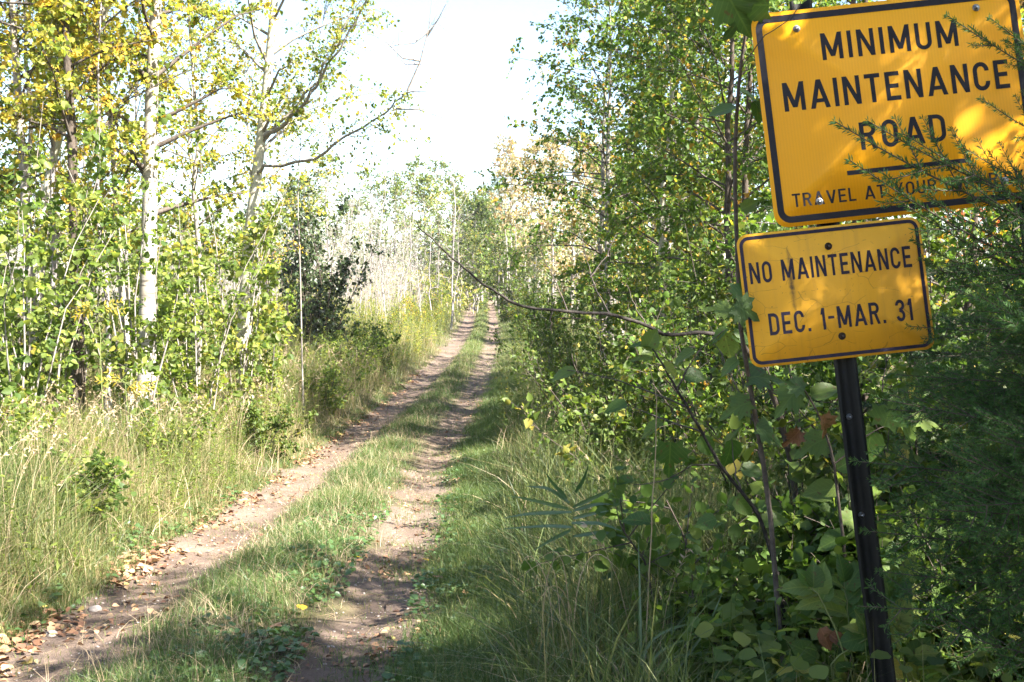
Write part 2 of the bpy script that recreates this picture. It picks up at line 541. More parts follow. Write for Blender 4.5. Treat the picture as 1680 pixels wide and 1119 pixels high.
def sign_mat(name, base, faded):
    m = N(name)
    co = m('ShaderNodeTexCoord').outputs['Object']
    p = m('ShaderNodeBsdfPrincipled')
    if not faded:
        sep = m('ShaderNodeSeparateXYZ')
        m.link(co, sep.inputs[0])
        w = m.math('SINE', m.math('MULTIPLY', sep.outputs[0], 2 * math.pi / 0.0105))
        w = m.math('MULTIPLY', m.math('ADD', w, 1.0), 0.5)
        nz = m.noise(7, 5, 0.6, co)
        c = m.mix(m.math('MULTIPLY', w, 0.22), base, tuple(x * 0.72 for x in base))
        c = m.mix(m.math('MULTIPLY', nz, 0.16), c, (0.55, 0.36, 0.10))
        scr = m.noise(3.0, 6, 0.75, co, stretch=(1.0, 1.0, 30.0))
        c = m.mix(m.math('MULTIPLY', m.math('GREATER_THAN', scr, 0.70), 0.3), c, (0.8, 0.6, 0.3))
    else:
        nz = m.noise(5, 6, 0.65, co)
        c = m.mix(nz, base, (base[0] * 0.9, base[1] * 0.9, base[2] * 1.9))
        # fine craze lines in the old sheeting
        mp = m('ShaderNodeMapping')
        mp.inputs['Scale'].default_value = (7, 7, 13)
        mp.inputs['Rotation'].default_value = (0, 0.35, 0)
        dn = m('ShaderNodeTexNoise')
        dn.inputs['Scale'].default_value = 6
        m.link(co, dn.inputs['Vector'])
        mv = m('ShaderNodeVectorMath', operation='MULTIPLY_ADD')
        m.link(dn.outputs['Color'], mv.inputs[0])
        mv.inputs[1].default_value = (0.12, 0.12, 0.12)
        m.link(co, mv.inputs[2])
        m.link(mv.outputs[0], mp.inputs[0])
        vo = m('ShaderNodeTexVoronoi', feature='DISTANCE_TO_EDGE')
        vo.inputs['Scale'].default_value = 1.0
        m.link(mp.outputs[0], vo.inputs['Vector'])
        line = m.math('LESS_THAN', vo.outputs[0], 0.007)
        fade = m.noise(9, 3, 0.6, co)
        line = m.math('MULTIPLY', line, m.math('GREATER_THAN', fade, 0.47))
        c = m.mix(m.math('MULTIPLY', line, 0.5), c, (0.16, 0.09, 0.02))
        sp = m.noise(95, 2, 0.5, co)
        c = m.mix(m.math('MULTIPLY', m.math('GREATER_THAN', sp, 0.72), 0.6), c, (0.14, 0.09, 0.03))
        # black smear running down beside the first M
        sep = m('ShaderNodeSeparateXYZ')
        m.link(co, sep.inputs[0])
        wob = m.math('MULTIPLY', m.math('SUBTRACT', m.noise(14, 4, 0.7, co), 0.5), 0.03)
        dx = m.math('ABSOLUTE', m.math('ADD', m.math('ADD', sep.outputs[0], 0.142), wob))
        dz = m.math('ABSOLUTE', m.math('SUBTRACT', sep.outputs[2], 0.055))
        sm = m.math('SUBTRACT', 1.0, m.math('ADD', m.math('DIVIDE', dx, 0.013), m.math('MULTIPLY', m.math('POWER', m.math('DIVIDE', dz, 0.125), 3.0), 1.0)), clamp=True)
        sm = m.math('MULTIPLY', sm, m.noise(60, 4, 0.8, co))
        c = m.mix(m.math('MULTIPLY', sm, 1.5, clamp=True), c, (0.05, 0.035, 0.025))
        # rust and grime streaks below the bolts
        st = m.noise(4.0, 5, 0.7, co, stretch=(9.0, 1.0, 0.8))
        c = m.mix(m.math('MULTIPLY', m.math('SUBTRACT', st, 0.5, clamp=True), 1.1), c, (0.28, 0.15, 0.04))
    m.link(c, p.inputs['Base Color'])
    p.inputs['Roughness'].default_value = 0.4 if not faded else 0.5
    p.inputs['Specular IOR Level'].default_value = 0.16
    m.link(p.outputs[0], m.out.inputs[0])
    return m.m


M['sign_new'] = sign_mat('amber_sheeting', (0.80, 0.335, 0.003), False)
M['sign_old'] = sign_mat('faded_sheeting', (0.70, 0.34, 0.016), True)
M['ink'] = simple_mat('black_ink', (0.012, 0.011, 0.014), (0.02, 0.018, 0.024), 30, None, 0.5, 0, 0.12)
M['ink_old'] = simple_mat('worn_ink', (0.014, 0.012, 0.022), (0.03, 0.022, 0.042), 18, None, 0.5, 0, 0.12)
M['zinc'] = simple_mat('zinc_bolt', (0.42, 0.42, 0.43), (0.62, 0.62, 0.62), 40, None, 0.35, 0, 0.5, 0.9)
M['rusty'] = simple_mat('rusty_bolt', (0.05, 0.04, 0.035), (0.13, 0.09, 0.07), 60, None, 0.6, 0.2, 0.4, 0.6)
M['post'] = simple_mat('dark_post_paint', (0.006, 0.007, 0.007), (0.018, 0.017, 0.015), 14, (1, 1, 0.4), 0.55, 0.15, 0.15)
M['alu'] = simple_mat('sheet_metal', (0.35, 0.34, 0.31), (0.5, 0.49, 0.46), 10, None, 0.5, 0, 0.5, 0.7)

SIGN_ROT = Matrix.Rotation(-0.09, 3, 'X') @ Matrix.Rotation(-0.108, 3, 'Y')
T = 0.145   # stroke weight of the road lettering


def poly_arc(cx, cz, rx, rz, a0, a1, n=10):
    return [(cx + rx * math.cos(math.radians(a0 + (a1 - a0) * i / n)), cz + rz * math.sin(math.radians(a0 + (a1 - a0) * i / n))) for i in range(n + 1)]


def glyph(ch, t=T):
    """strokes of a letter one unit high: ('p', four corners) or ('l', centre line)"""
    h = t / 2

    def R(x0, z0, x1, z1):
        return ('p', [(x0, z0), (x1, z0), (x1, z1), (x0, z1)])

    def D(x0, z0, x1, z1, w=None):
        w = w or t * 1.08
        return ('p', [(x0, z0), (x0 + w, z0), (x1 + w, z1), (x1, z1)])
    w = 0.56
    if ch == 'M':
        w = 0.74
        return w, [R(0, 0, t, 1), R(w - t, 0, w, 1), D(w / 2 - t / 2, 0.12, 0.0, 1), D(w / 2 - t / 2, 0.12, w - t, 1)]
    if ch == 'I':
        return t, [R(0, 0, t, 1)]
    if ch == 'N':
        w = 0.60
        return w, [R(0, 0, t, 1), R(w - t, 0, w, 1), D(w - t * 1.05, 0, 0, 1)]
    if ch in 'UJ':
        return w, [('l', [(h, 1), (h, 0.28)] + poly_arc(w / 2, 0.28, w / 2 - h, 0.28 - h, 180, 360)[1:-1] + [(w - h, 0.28), (w - h, 1)])]
    if ch == 'A':
        w = 0.68
        return w, [D(0, 0, w / 2 - t / 2, 1), D(w - t, 0, w / 2 - t / 2, 1), R(0.15, 0.2, w - 0.15, 0.2 + t * 0.9)]
    if ch == 'T':
        w = 0.54
        return w, [R(0, 1 - t, w, 1), R(w / 2 - h, 0, w / 2 + h, 1 - t)]
    if ch == 'E':
        w = 0.50
        return w, [R(0, 0, t, 1), R(t, 0, w, t), R(t, 1 - t, w, 1), R(t, 0.5 - h, w * 0.9, 0.5 + h)]
    if ch == 'L':
        w = 0.48
        return w, [R(0, 0, t, 1), R(t, 0, w, t)]
    if ch == 'C':
        return w, [('l', [(w - h, 0.68)] + poly_arc(w / 2, 0.70, w / 2 - h, 0.30 - h, 0, 180) + poly_arc(w / 2, 0.30, w / 2 - h, 0.30 - h, 180, 360) + [(w - h, 0.32)])]
    if ch == 'O':
        return w + .02, [('c', poly_arc(w / 2, 0.70, w / 2 - h, 0.30 - h, 0, 180) + poly_arc(w / 2, 0.30, w / 2 - h, 0.30 - h, 180, 360))]
    if ch == 'D':
        return w, [R(0, 0, t, 1), ('l', [(t, 1 - h), (0.26, 1 - h)] + poly_arc(0.26, 0.70, w - h - 0.26, 0.30 - h, 90, 0, 7)[1:] + poly_arc(0.26, 0.30, w - h - 0.26, 0.30 - h, 0, -90, 7) + [(t, h)])]
    if ch in 'RP':
        b = [R(0, 0, t, 1), ('l', [(t, 1 - h), (0.30, 1 - h)] + poly_arc(0.30, 0.73, w - h - 0.30, 0.27 - h, 90, -90, 10)[1:-1] + [(0.30, 0.46 + h - .0), (t, 0.46 + h)])]
        if ch == 'R':
            b.append(D(w - t, 0, 0.25, 0.47))
        return w, b
    if ch == 'V':
        w = 0.64
        return w, [D(w / 2 - t / 2, 0, 0, 1), D(w / 2 - t / 2, 0, w - t, 1)]
    if ch == 'W':
        w = 0.84
        q = w / 4
        return w, [D(q - t / 2, 0, 0, 1), D(q - t / 2, 0, 2 * q - t / 2, 1), D(3 * q - t / 2, 0, 2 * q - t / 2, 1), D(3 * q - t / 2, 0, w - t, 1)]
    if ch == 'Y':
        w = 0.62
        return w, [R(w / 2 - h, 0, w / 2 + h, 0.44), D(w / 2 - t / 2, 0.40, 0, 1), D(w / 2 - t / 2, 0.40, w - t, 1)]
    if ch == 'K':
        return w, [R(0, 0, t, 1), D(t * 0.8, 0.34, w - t * 1.1, 1), D(w - t, 0, 0.20, 0.58)]
    if ch == 'S':
        return w, [('l', [(w - h, 0.72)] + poly_arc(w / 2, 0.74, w / 2 - h, 0.26 - h, 0, 180, 8) + poly_arc(w / 2, 0.72, w / 2 - h, 0.21, 200, 250, 3) + poly_arc(w / 2, 0.28, w / 2 - h, 0.21, 70, 20, 3) + poly_arc(w / 2, 0.26, w / 2 - h, 0.26 - h, 0, -180, 8) + [(h, 0.28)])]
    if ch == '3':
        w = 0.5
        return w, [('l', [(h, 0.74)] + poly_arc(w / 2, 0.74, w / 2 - h, 0.26 - h, 170, -70, 9) + [(w * .42, 0.52)]), ('l', [(w * .42, 0.52)] + poly_arc(w / 2, 0.28, w / 2 - h, 0.28 - h, 80, -170, 10))]
    if ch == '1':
        w = 0.24
        return w, [R(w - t, 0, w, 1), D(0, 0.70, w - t * 1.05, 1 - .02)]
    if ch == '-':
        w = 0.34
        return w, [R(0, 0.47, w, 0.47 + t * 0.8)]
    if ch == '.':
        return t, [R(0, 0, t, t)]
    return 0.3, []


def ribbon(pts, t, closed=False):
    p = np.array(pts, float)
    keep = [0]
    for i in range(1, len(p)):
        if np.linalg.norm(p[i] - p[keep[-1]]) > 1e-3:
            keep.append(i)
    p = p[keep]
    if closed and np.linalg.norm(p[0] - p[-1]) < 2e-3:
        p = p[:-1]
    n = len(p)
    if closed:
        d = np.roll(p, -1, 0) - np.roll(p, 1, 0)
    else:
        d = np.gradient(p, axis=0)
    d /= np.linalg.norm(d, axis=1, keepdims=True)
    nr = np.stack([-d[:, 1], d[:, 0]], 1)
    v = np.concatenate([p + nr * t / 2, p - nr * t / 2])
    m = n if closed else n - 1
    q = [[i, (i + 1) % n, n + (i + 1) % n, n + i] for i in range(m)]
    return v, q


def text_line(root, mat, s, x0, x1, z0, h, y, spc=0.17, t=T):
    """letters of s stretched to run from x0 to x1, baseline z0, height h, on the plane y"""
    items, x = [], 0.0
    for ch in s:
        if ch == ' ':
            x += 0.42
            continue
        w, st = glyph(ch, t)
        items.append((x, w, st))
        x += w + spc
    total = items[-1][0] + items[-1][1]
    kx = (x1 - x0) / total
    lay = 0
    for x, w, st in items:
        mb = MB()
        for kind, pts in st:
            yy = y - 0.00006 * (lay % 5)
            lay += 1
            if kind == 'p':
                v, q = np.array(pts), [[0, 1, 2, 3]]
            else:
                v, q = ribbon(pts, t, kind == 'c')
            V = np.stack([x0 + (x + v[:, 0]) * kx, np.full(len(v), yy), z0 + v[:, 1] * h], 1)
            mb.add(V, None, q)
        put('letter', mb.mesh('letter'), mat, root)


def round_rect(w, h, r, n=6):
    out = []
    for cx, cz, a in ((w / 2 - r, h / 2 - r, 0), (-w / 2 + r, h / 2 - r, 90), (-w / 2 + r, -h / 2 + r, 180), (w / 2 - r, -h / 2 + r, 270)):
        out += poly_arc(cx, cz, r, r, a, a + 90, n)
    return out


def panel_mesh(mb, w, h, r, y0, y1):
    o = np.array(round_rect(w, h, r))
    n = len(o)
    a = np.stack([o[:, 0], np.full(n, y0), o[:, 1]], 1)
    b = np.stack([o[:, 0], np.full(n, y1), o[:, 1]], 1)
    v = np.concatenate([a, b, [[0, y0, 0]], [[0, y1, 0]]])
    q = [[i, (i + 1) % n, n + (i + 1) % n, n + i] for i in range(n)]
    t = [[2 * n, (i + 1) % n, i] for i in range(n)] + [[2 * n + 1, n + i, n + (i + 1) % n] for i in range(n)]
    mb.add(v, t, q)


def bolt(mb, x, z, y, r=0.0085, L=0.011):
    a = np.arange(6) * math.pi / 3
    rings = [(0.0, r * 1.5, 14), (-0.0015, r * 1.5, 14)]
    v, q, t = [], [], []

    def cyl(r0, r1, y0, y1, n):
        b = len(v)
        for rr, yy in ((r0, y0), (r1, y1)):
            for k in range(n):
                an = k * 2 * math.pi / n
                v.append((x + rr * math.cos(an), yy, z + rr * math.sin(an)))
        for k in range(n):
            q.append([b + k, b + (k + 1) % n, b + n + (k + 1) % n, b + n + k])
        v.append((x, y1, z))
        c = len(v) - 1
        for k in range(n):
            t.append([c, b + n + (k + 1) % n, b + n + k])
    cyl(r * 1.5, r * 1.45, y, y - 0.0018, 16)
    cyl(r, r * 0.9, y - 0.0018, y - L * 0.75, 6)
    cyl(r * 0.55, r * 0.5, y - L * 0.75, y - L * 1.25, 10)
    mb.add(v, t, q)


def make_sign(center, w, h, label, lines, bolts, mats, border, bar=None, radius=0.045):
    pm, im, bm = mats
    root = thing('road_sign', center, label, 'sign', 'amber warning signs on the road post')
    root.rotation_euler = SIGN_ROT.to_euler()
    mb = MB()
    panel_mesh(mb, w, h, radius, -0.0012, 0.0012)
    put('panel', mb.mesh('panel'), pm, root)
    inset, bw = border
    mb = MB()
    o = np.array(round_rect(w - 2 * inset - bw, h - 2 * inset - bw, radius * 0.75))
    v, q = ribbon(o, bw, True)
    mb.add(np.stack([v[:, 0], np.full(len(v), -0.0018), v[:, 1]], 1), None, q)
    put('border', mb.mesh('border'), im, root)
    for s, u0, u1, v0, v1, t, spc in lines:
        text_line(root, im, s, (u0 - 0.5) * w, (u1 - 0.5) * w, (0.5 - v1) * h, (v1 - v0) * h, -0.0018, spc, t)
    if bar:
        u0, u1, v0, v1 = bar
        mb = MB()
        x0, x1, z0, z1 = (u0 - .5) * w, (u1 - .5) * w, (.5 - v1) * h, (.5 - v0) * h
        mb.add([(x0, -.0018, z0), (x1, -.0018, z0), (x1, -.0018, z1), (x0, -.0018, z1)], None, [[0, 1, 2, 3]])
        put('bar', mb.mesh('bar'), im, root)
    for u, v_ in bolts:
        mb = MB()
        bolt(mb, (u - .5) * w, (.5 - v_) * h, -0.0012)
        put('bolt', mb.mesh('bolt'), bm, root)
    return root


UP_C = Vector((1.3032, 4.0123, 2.2988))
LO_C = Vector((1.083, 3.9473, 1.6723))
_n = SIGN_ROT @ Vector((0, 1, 0))      # both panels are bolted to one post: same plane
_c = Vector((0, 0, ZC))
_k = (LO_C + 0.0005 * _n - _c).dot(_n) / (UP_C - _c).dot(_n)
UP_C = _c + (UP_C - _c) * _k
make_sign(UP_C, 0.914, 0.734, 'large bright amber sign reading MINIMUM MAINTENANCE ROAD above the smaller sign',
          [('MINIMUM', .249, .757, .122, .248, .145, .19), ('MAINTENANCE', .086, .926, .334, .468, .15, .17), ('ROAD', .350, .668, .554, .682, .15, .19),
           ('TRAVEL AT YOUR OWN RISK', .073, .932, .850, .912, .14, .16)],
          [(.166, .088), (.838, .079), (.172, .897), (.861, .893)], (M['sign_new'], M['ink'], M['zinc']), (0.013, 0.022), (.286, .741, .771, .792))
make_sign(LO_C, 0.62, 0.448, 'smaller faded amber sign reading NO MAINTENANCE DEC. 1-MAR. 31 with cracks and smear',
          [('NO MAINTENANCE', .050, .930, .215, .375, .15, .16), ('DEC. 1-MAR. 31', .122, .900, .608, .772, .15, .17)],
          [(.492, .153), (.506, .833)], (M['sign_old'], M['ink_old'], M['rusty']), (0.008, 0.0115), None, 0.035)


def make_post(center, top, bottom, label):
    """U-channel post with punched holes, in the signs' leaning frame"""
    root = thing('sign_post', center, label, 'post', 'dark steel sign posts')
    root.rotation_euler = SIGN_ROT.to_euler()
    prof = [(-0.038, 0.0), (-0.024, 0.0), (-0.016, 0.035), (0.016, 0.035), (0.024, 0.0), (0.038, 0.0), (0.038, 0.004), (0.027, 0.004), (0.019, 0.039), (-0.019, 0.039), (-0.027, 0.004), (-0.038, 0.004)]
    n = len(prof)
    v = [(x, y, z) for z in (bottom, top) for x, y in prof]
    q = [[i, (i + 1) % n, n + (i + 1) % n, n + i] for i in range(n)]
    mb = MB()
    mb.add(v, None, q)
    put('channel', mb.mesh('channel'), M['post'], root)
    mb = MB()
    z = top - 0.05
    while z > bottom:
        a = np.arange(8) * math.pi / 4
        mb.add(np.stack([0.0045 * np.cos(a), np.full(8, 0.0345), z + 0.0045 * np.sin(a)], 1), None, [[0, 1, 2, 3], [0, 3, 4, 7], [4, 5, 6, 7]])
        z -= 0.0508
    put('hole', mb.mesh('hole'), M['ink'], root, stuff=True)
    for z in (-0.42, -0.75):
        mb = MB()
        bolt(mb, 0.0, z, 0.034, 0.007, 0.008)
        put('bolt', mb.mesh('bolt'), M['zinc'], root)
    return root


make_post(LO_C + SIGN_ROT @ Vector((0.005, 0.003, 0)), 1.0, -2.0, 'dark steel post leaning behind both amber signs')
make_post(UP_C + SIGN_ROT @ Vector((0.40, 0.003, 0)), 0.36, -2.6, 'dark steel post behind the far edge of the large amber sign')

# ------------------------------------------------------------------ plants: builders


def tubes(mb, pts, rad, sides=3, tint=0.5):
    """many tubes at once: pts (n,k,3), rad (n,k)"""
    pts = np.asarray(pts, float)
    n, k, _ = pts.shape
    if n == 0:
        return
    d = unit(np.gradient(pts, axis=1))
    m = d.mean(axis=1)
    ref = np.where(np.abs(m[:, 2:3]) > 0.75, np.array([[1., 0, 0]]), np.array([[0., 0, 1]]))
    a = unit(np.cross(d, ref[:, None, :]))
    b = np.cross(d, a)
    ang = np.arange(sides) * 2 * math.pi / sides
    ring = a[:, :, None, :] * np.cos(ang)[None, None, :, None] + b[:, :, None, :] * np.sin(ang)[None, None, :, None]
    v = pts[:, :, None, :] + ring * np.broadcast_to(rad, (n, k))[:, :, None, None]
    base = (np.arange(n) * k * sides)[:, None, None]
    i = (np.arange(k - 1) * sides)[None, :, None]
    j = np.arange(sides)[None, None, :]
    j2 = (j + 1) % sides
    q = np.stack([base + i + j, base + i + j2, base + i + sides + j2, base + i + sides + j], -1).reshape(-1, 4)
    mb.add(v.reshape(-1, 3), None, q, tint)


def along(pts, t):
    """points and directions at parameters t (0..1) of a polyline"""
    pts = np.asarray(pts, float)
    f = np.clip(np.asarray(t, float), 0, 1) * (len(pts) - 1)
    i = np.minimum(f.astype(int), len(pts) - 2)
    w = (f - i)[:, None]
    return pts[i] * (1 - w) + pts[i + 1] * w, unit(pts[i + 1] - pts[i])


class Plant:
    def __init__(s, seed, tmpl=LEAF6):
        s.r = np.random.default_rng(seed)
        s.trunk, s.branches, s.crown = MB(), MB(), MB()
        s.tmpl = tmpl

    def limb(s, pts, r0, r1, sides=6, mb=None):
        k = len(pts)
        rad = r0 + (r1 - r0) * np.linspace(0, 1, k) ** 0.8
        tube(mb or s.branches, pts, rad, sides)

    def twigs(s, pts, n, length, t0=0.25, spread=0.9, up=0.25, leafn=8, lsize=0.06, tint=(0.4, 0.15), droop=0.35, rad=0.004, jit=0.028, taper=0.6, tz=0.16, patch=None):
        r = s.r
        if n <= 0:
            return
        t = t0 + (1 - t0) * r.random(n)
        b, d = along(pts, t)
        dirs = unit(d * r.uniform(0.2, 1.0, (n, 1)) + unit(r.normal(0, 1, (n, 3))) * spread + np.array([0, 0, up]))
        L = length * r.uniform(0.45, 1.15, n) * (1 - taper * np.abs(t - 0.45))
        u = np.array([0, 0.35, 0.7, 1.0])
        bend = r.normal(0, 0.25, (n, 3)) + np.array([0, 0, -droop * 0.6])
        tp = b[:, None, :] + dirs[:, None, :] * (L[:, None] * u[None])[:, :, None] + bend[:, None, :] * (L[:, None] * u[None] ** 2)[:, :, None] * 0.5
        tubes(s.branches, tp, np.linspace(rad, rad * 0.35, 4)[None, :], 3)
        if leafn:
            m = leafn
            tt = r.uniform(0.15, 1.03, (n, m))
            f = np.clip(tt, 0, 1) * 3
            i = np.minimum(f.astype(int), 2)
            w = (f - i)[:, :, None]
            idx = np.arange(n)[:, None]
            lp = tp[idx, i] * (1 - w) + tp[idx, i + 1] * w + r.normal(0, jit, (n, m, 3))
            tip = dirs[:, None, :] * 0.5 + r.normal(0, 0.7, (n, m, 3)) + np.array([0, 0, -droop])
            tw = r.normal(0, tz, (n, 1))
            pt = 0.0 if patch is None else patch(lp)
            tn = np.clip(tint[0] + tw + r.normal(0, tint[1], (n, m)) + pt, 0, 1)
            sz = lsize * r.uniform(0.5, 1.2, (n, m)) * r.uniform(0.65, 1.25, (n, 1))
            leaves(s.crown, lp.reshape(-1, 3), tip.reshape(-1, 3), sz.ravel(), tn.ravel(), s.tmpl, r)

    def meshes(s, name):
        return [(nm, mb.mesh(name + '_' + nm, smooth=(nm != 'crown'))) for nm, mb in (('trunk', s.trunk), ('branches', s.branches), ('crown', s.crown)) if mb.n]


def gen_tree(seed, H=9.0, r0=0.09, lo=0.3, nb=40, bl=1.7, rise=35, tw=12, leafn=10, lsize=0.07, tint=(0.4, 0.15), lean=(0, 0), tmpl=LEAF6, wob=0.25, droop=0.35, sides=8, shape='oval', twl=0.5, side=None, tpts=None):
    p = Plant(seed, tmpl)
    r = p.r
    if tpts is None:
        k = 14
        t = np.linspace(0, 1, k)
        wx = np.cumsum(r.normal(0, wob / k, k))
        wy = np.cumsum(r.normal(0, wob / k, k))
        tp = np.stack([lean[0] * t ** 1.4 * H + wx * H * .25, lean[1] * t ** 1.4 * H + wy * H * .25, t * H - 0.1], 1)
    else:
        tp = np.asarray(tpts, float)
    k = len(tp)
    t = np.linspace(0, 1, k)
    rad = r0 * (1 - 0.92 * t ** 0.9) * (1 + 0.35 * np.exp(-t * 22))
    tube(p.trunk, tp, rad, sides)
    for i in range(nb):
        f = lo + (0.985 - lo) * ((i + r.random()) / nb)
        b, d = along(tp, [f])
        b = b[0]
        az = i * 2.399963 + r.normal(0, 0.5)
        if side is not None and r.random() < 0.5:
            az = side + r.normal(0, 0.7)
        g = (f - lo) / (1 - lo)
        if shape == 'oval':
            pr = 0.45 + 1.0 * math.sin(math.pi * min(1, 0.12 + 0.85 * g)) ** 0.8
        else:
            pr = 1.15 - g
        L = bl * pr * 0.8 * r.uniform(0.65, 1.2)
        e = math.radians(rise + 25 * g + r.normal(0, 9))
        u = np.linspace(0, 1, 5)
        dirv = np.array([math.cos(az) * math.cos(e), math.sin(az) * math.cos(e), math.sin(e)])
        pts = b + dirv * (u * L)[:, None] + np.array([0, 0, -0.18 * L]) * (u ** 2)[:, None] + np.cumsum(r.normal(0, 0.045 * L, (5, 3)), 0) * u[:, None]
        rb = float(np.interp(f, t, rad)) * 0.42
        p.limb(pts, max(rb, 0.008), 0.004, 5 if rb > 0.012 else 4)
        p.twigs(pts, tw, twl * (0.6 + 0.5 * L / bl), leafn=leafn, lsize=lsize, tint=tint, droop=droop)
    return p


def gen_shrub(seed, H=2.4, nst=10, tw=22, leafn=7, lsize=0.055, tint=(0.4, 0.18), splay=0.45, tmpl=LEAF6, twl=0.42, r0=0.012, droop=0.3, t0=0.12):
    p = Plant(seed, tmpl)
    r = p.r
    for i in range(nst):
        az = i * 2.4 + r.normal(0, 0.5)
        sp = splay * r.uniform(0.3, 1.3)
        h = H * r.uniform(0.6, 1.05)
        u = np.linspace(0, 1, 7)
        d = np.array([math.cos(az), math.sin(az), 0])
        b = d * r.uniform(0.02, 0.18)
        pts = b + np.outer(u ** 1.3 * h * sp, d) + np.outer(u * h, [0, 0, 1]) - np.array([0, 0, 0.08]) + np.cumsum(r.normal(0, 0.03 * h, (7, 3)), 0) * u[:, None]
        p.limb(pts, r0 * r.uniform(0.7, 1.3), 0.003, 5, p.trunk)
        p.twigs(pts, tw, twl, t0=t0, leafn=leafn, lsize=lsize, tint=tint, droop=droop, rad=0.0035, up=0.15, taper=0.4)
    return p


def set_mat(me, mat):
    me.materials.clear()
    me.materials.append(mat)


def stock(plant, name, wood, branch, leaf):
    ms = plant.meshes(name)
    for nm, me in ms:
        set_mat(me, {'trunk': wood, 'branches': branch, 'crown': leaf}[nm])
    return ms


def place(ms, name, loc, label, cat, group=None, rz=0.0, scale=1.0, leaf=None, wood=None, tilt=(0, 0), stemname='trunk'):
    root = thing(name, loc, label, cat, group, rz, scale)
    root.rotation_euler = (tilt[0], tilt[1], rz)
    for nm, me in ms:
        o = put({'trunk': stemname}.get(nm, nm), me, None, root, stuff=(nm != 'trunk'))
        if nm == 'trunk' and stemname == 'stems':
            o['kind'] = 'stuff'
        m = leaf if nm == 'crown' else wood
        if m is not None:
            o.material_slots[0].link = 'OBJECT'
            o.material_slots[0].material = m
    return root


# ------------------------------------------------------------------ trees on the bank beyond the track
def local(pts, base):
    return [(Vector(p) - base)[:] for p in pts]


def up_from(px_pts, base, H):
    """trunk centre line through points seen in the photograph, carried on to height H"""
    pts = local(px_pts, base)
    a, b = Vector(pts[-2]), Vector(pts[-1])
    d = (b - a).normalized()
    while pts[-1][2] < H:
        d = (d + Vector((random.uniform(-.04, .04), random.uniform(-.04, .04), .05))).normalized()
        pts.append((Vector(pts[-1]) + d * 0.9)[:])
    p = np.array(pts)
    # resample evenly
    s = np.concatenate([[0], np.cumsum(np.linalg.norm(np.diff(p, axis=0), axis=1))])
    q = np.linspace(0, s[-1], 16)
    return np.stack([np.interp(q, s, p[:, i]) for i in range(3)], 1)


def bank_tree(name, px, H, r0, wood, label, cat='tree', seed=1, leafmat='leaf_aspen', **kw):
    d = px[0][2]
    b = P(*px[0])
    base = G(b.x, d, -0.05)
    tp = up_from([base] + [P(*q) for q in px[1:]], base, H)
    p = gen_tree(seed, H=H, r0=r0, tpts=tp, **kw)
    return place(stock(p, name, M[wood], M['twig'], M[leafmat]), name, base, label, cat, 'trees on the grassy bank across the track'), p, base


bank_tree('birch_tree', [(236, 655, 13.5), (243, 480, 13.5), (246, 300, 13.6), (248, 150, 13.6), (257, 0, 13.7)], 11.5, 0.12, 'birch',
          'stout white birch with dark marks, thickest trunk on the grassy bank', seed=11, lo=0.24, nb=44, bl=1.9, tw=15, leafn=14, lsize=0.066, tint=(0.56, 0.17), rise=30)
bank_tree('birch_tree', [(214, 655, 13.9), (208, 560, 13.9), (196, 440, 14.0), (188, 300, 14.1), (176, 120, 14.2), (168, 0, 14.2)], 7.5, 0.055, 'birch',
          'thin pale birch stem leaning away at the foot of the stout birch', 'tree', 12, lo=0.3, nb=22, bl=1.2, tw=12, leafn=12, lsize=0.066, tint=(0.6, 0.18))
bank_tree('aspen_tree', [(128, 650, 12.8), (126, 500, 12.8), (122, 350, 12.8), (117, 200, 12.9), (108, 60, 12.9)], 9, 0.085, 'dark_bark',
          'straight dark-barked aspen rising between the stout birch and the grey trunk', 'tree', 13, lo=0.36, nb=34, bl=1.7, tw=14, leafn=14, lsize=0.066, tint=(0.64, 0.16))
bank_tree('aspen_tree', [(60, 640, 13.2), (52, 500, 13.2), (42, 330, 13.2), (30, 160, 13.2), (20, 20, 13.2)], 8.5, 0.075, 'grey_bark',
          'grey aspen trunk bending outward, nearest the edge of the photo', 'tree', 14, lo=0.36, nb=32, bl=1.6, tw=14, leafn=14, lsize=0.066, tint=(0.60, 0.17))
bank_tree('aspen_tree', [(40, 640, 14.6), (58, 420, 14.6), (84, 270, 14.6), (112, 170, 14.5), (145, 80, 14.4), (185, -10, 14.4)], 8.5, 0.085, 'aspen_bark',
          'aspen with slanting trunk that crosses behind the straight dark one', 'tree', 15, lo=0.42, nb=30, bl=1.6, tw=14, leafn=14, lsize=0.066, tint=(0.70, 0.14))

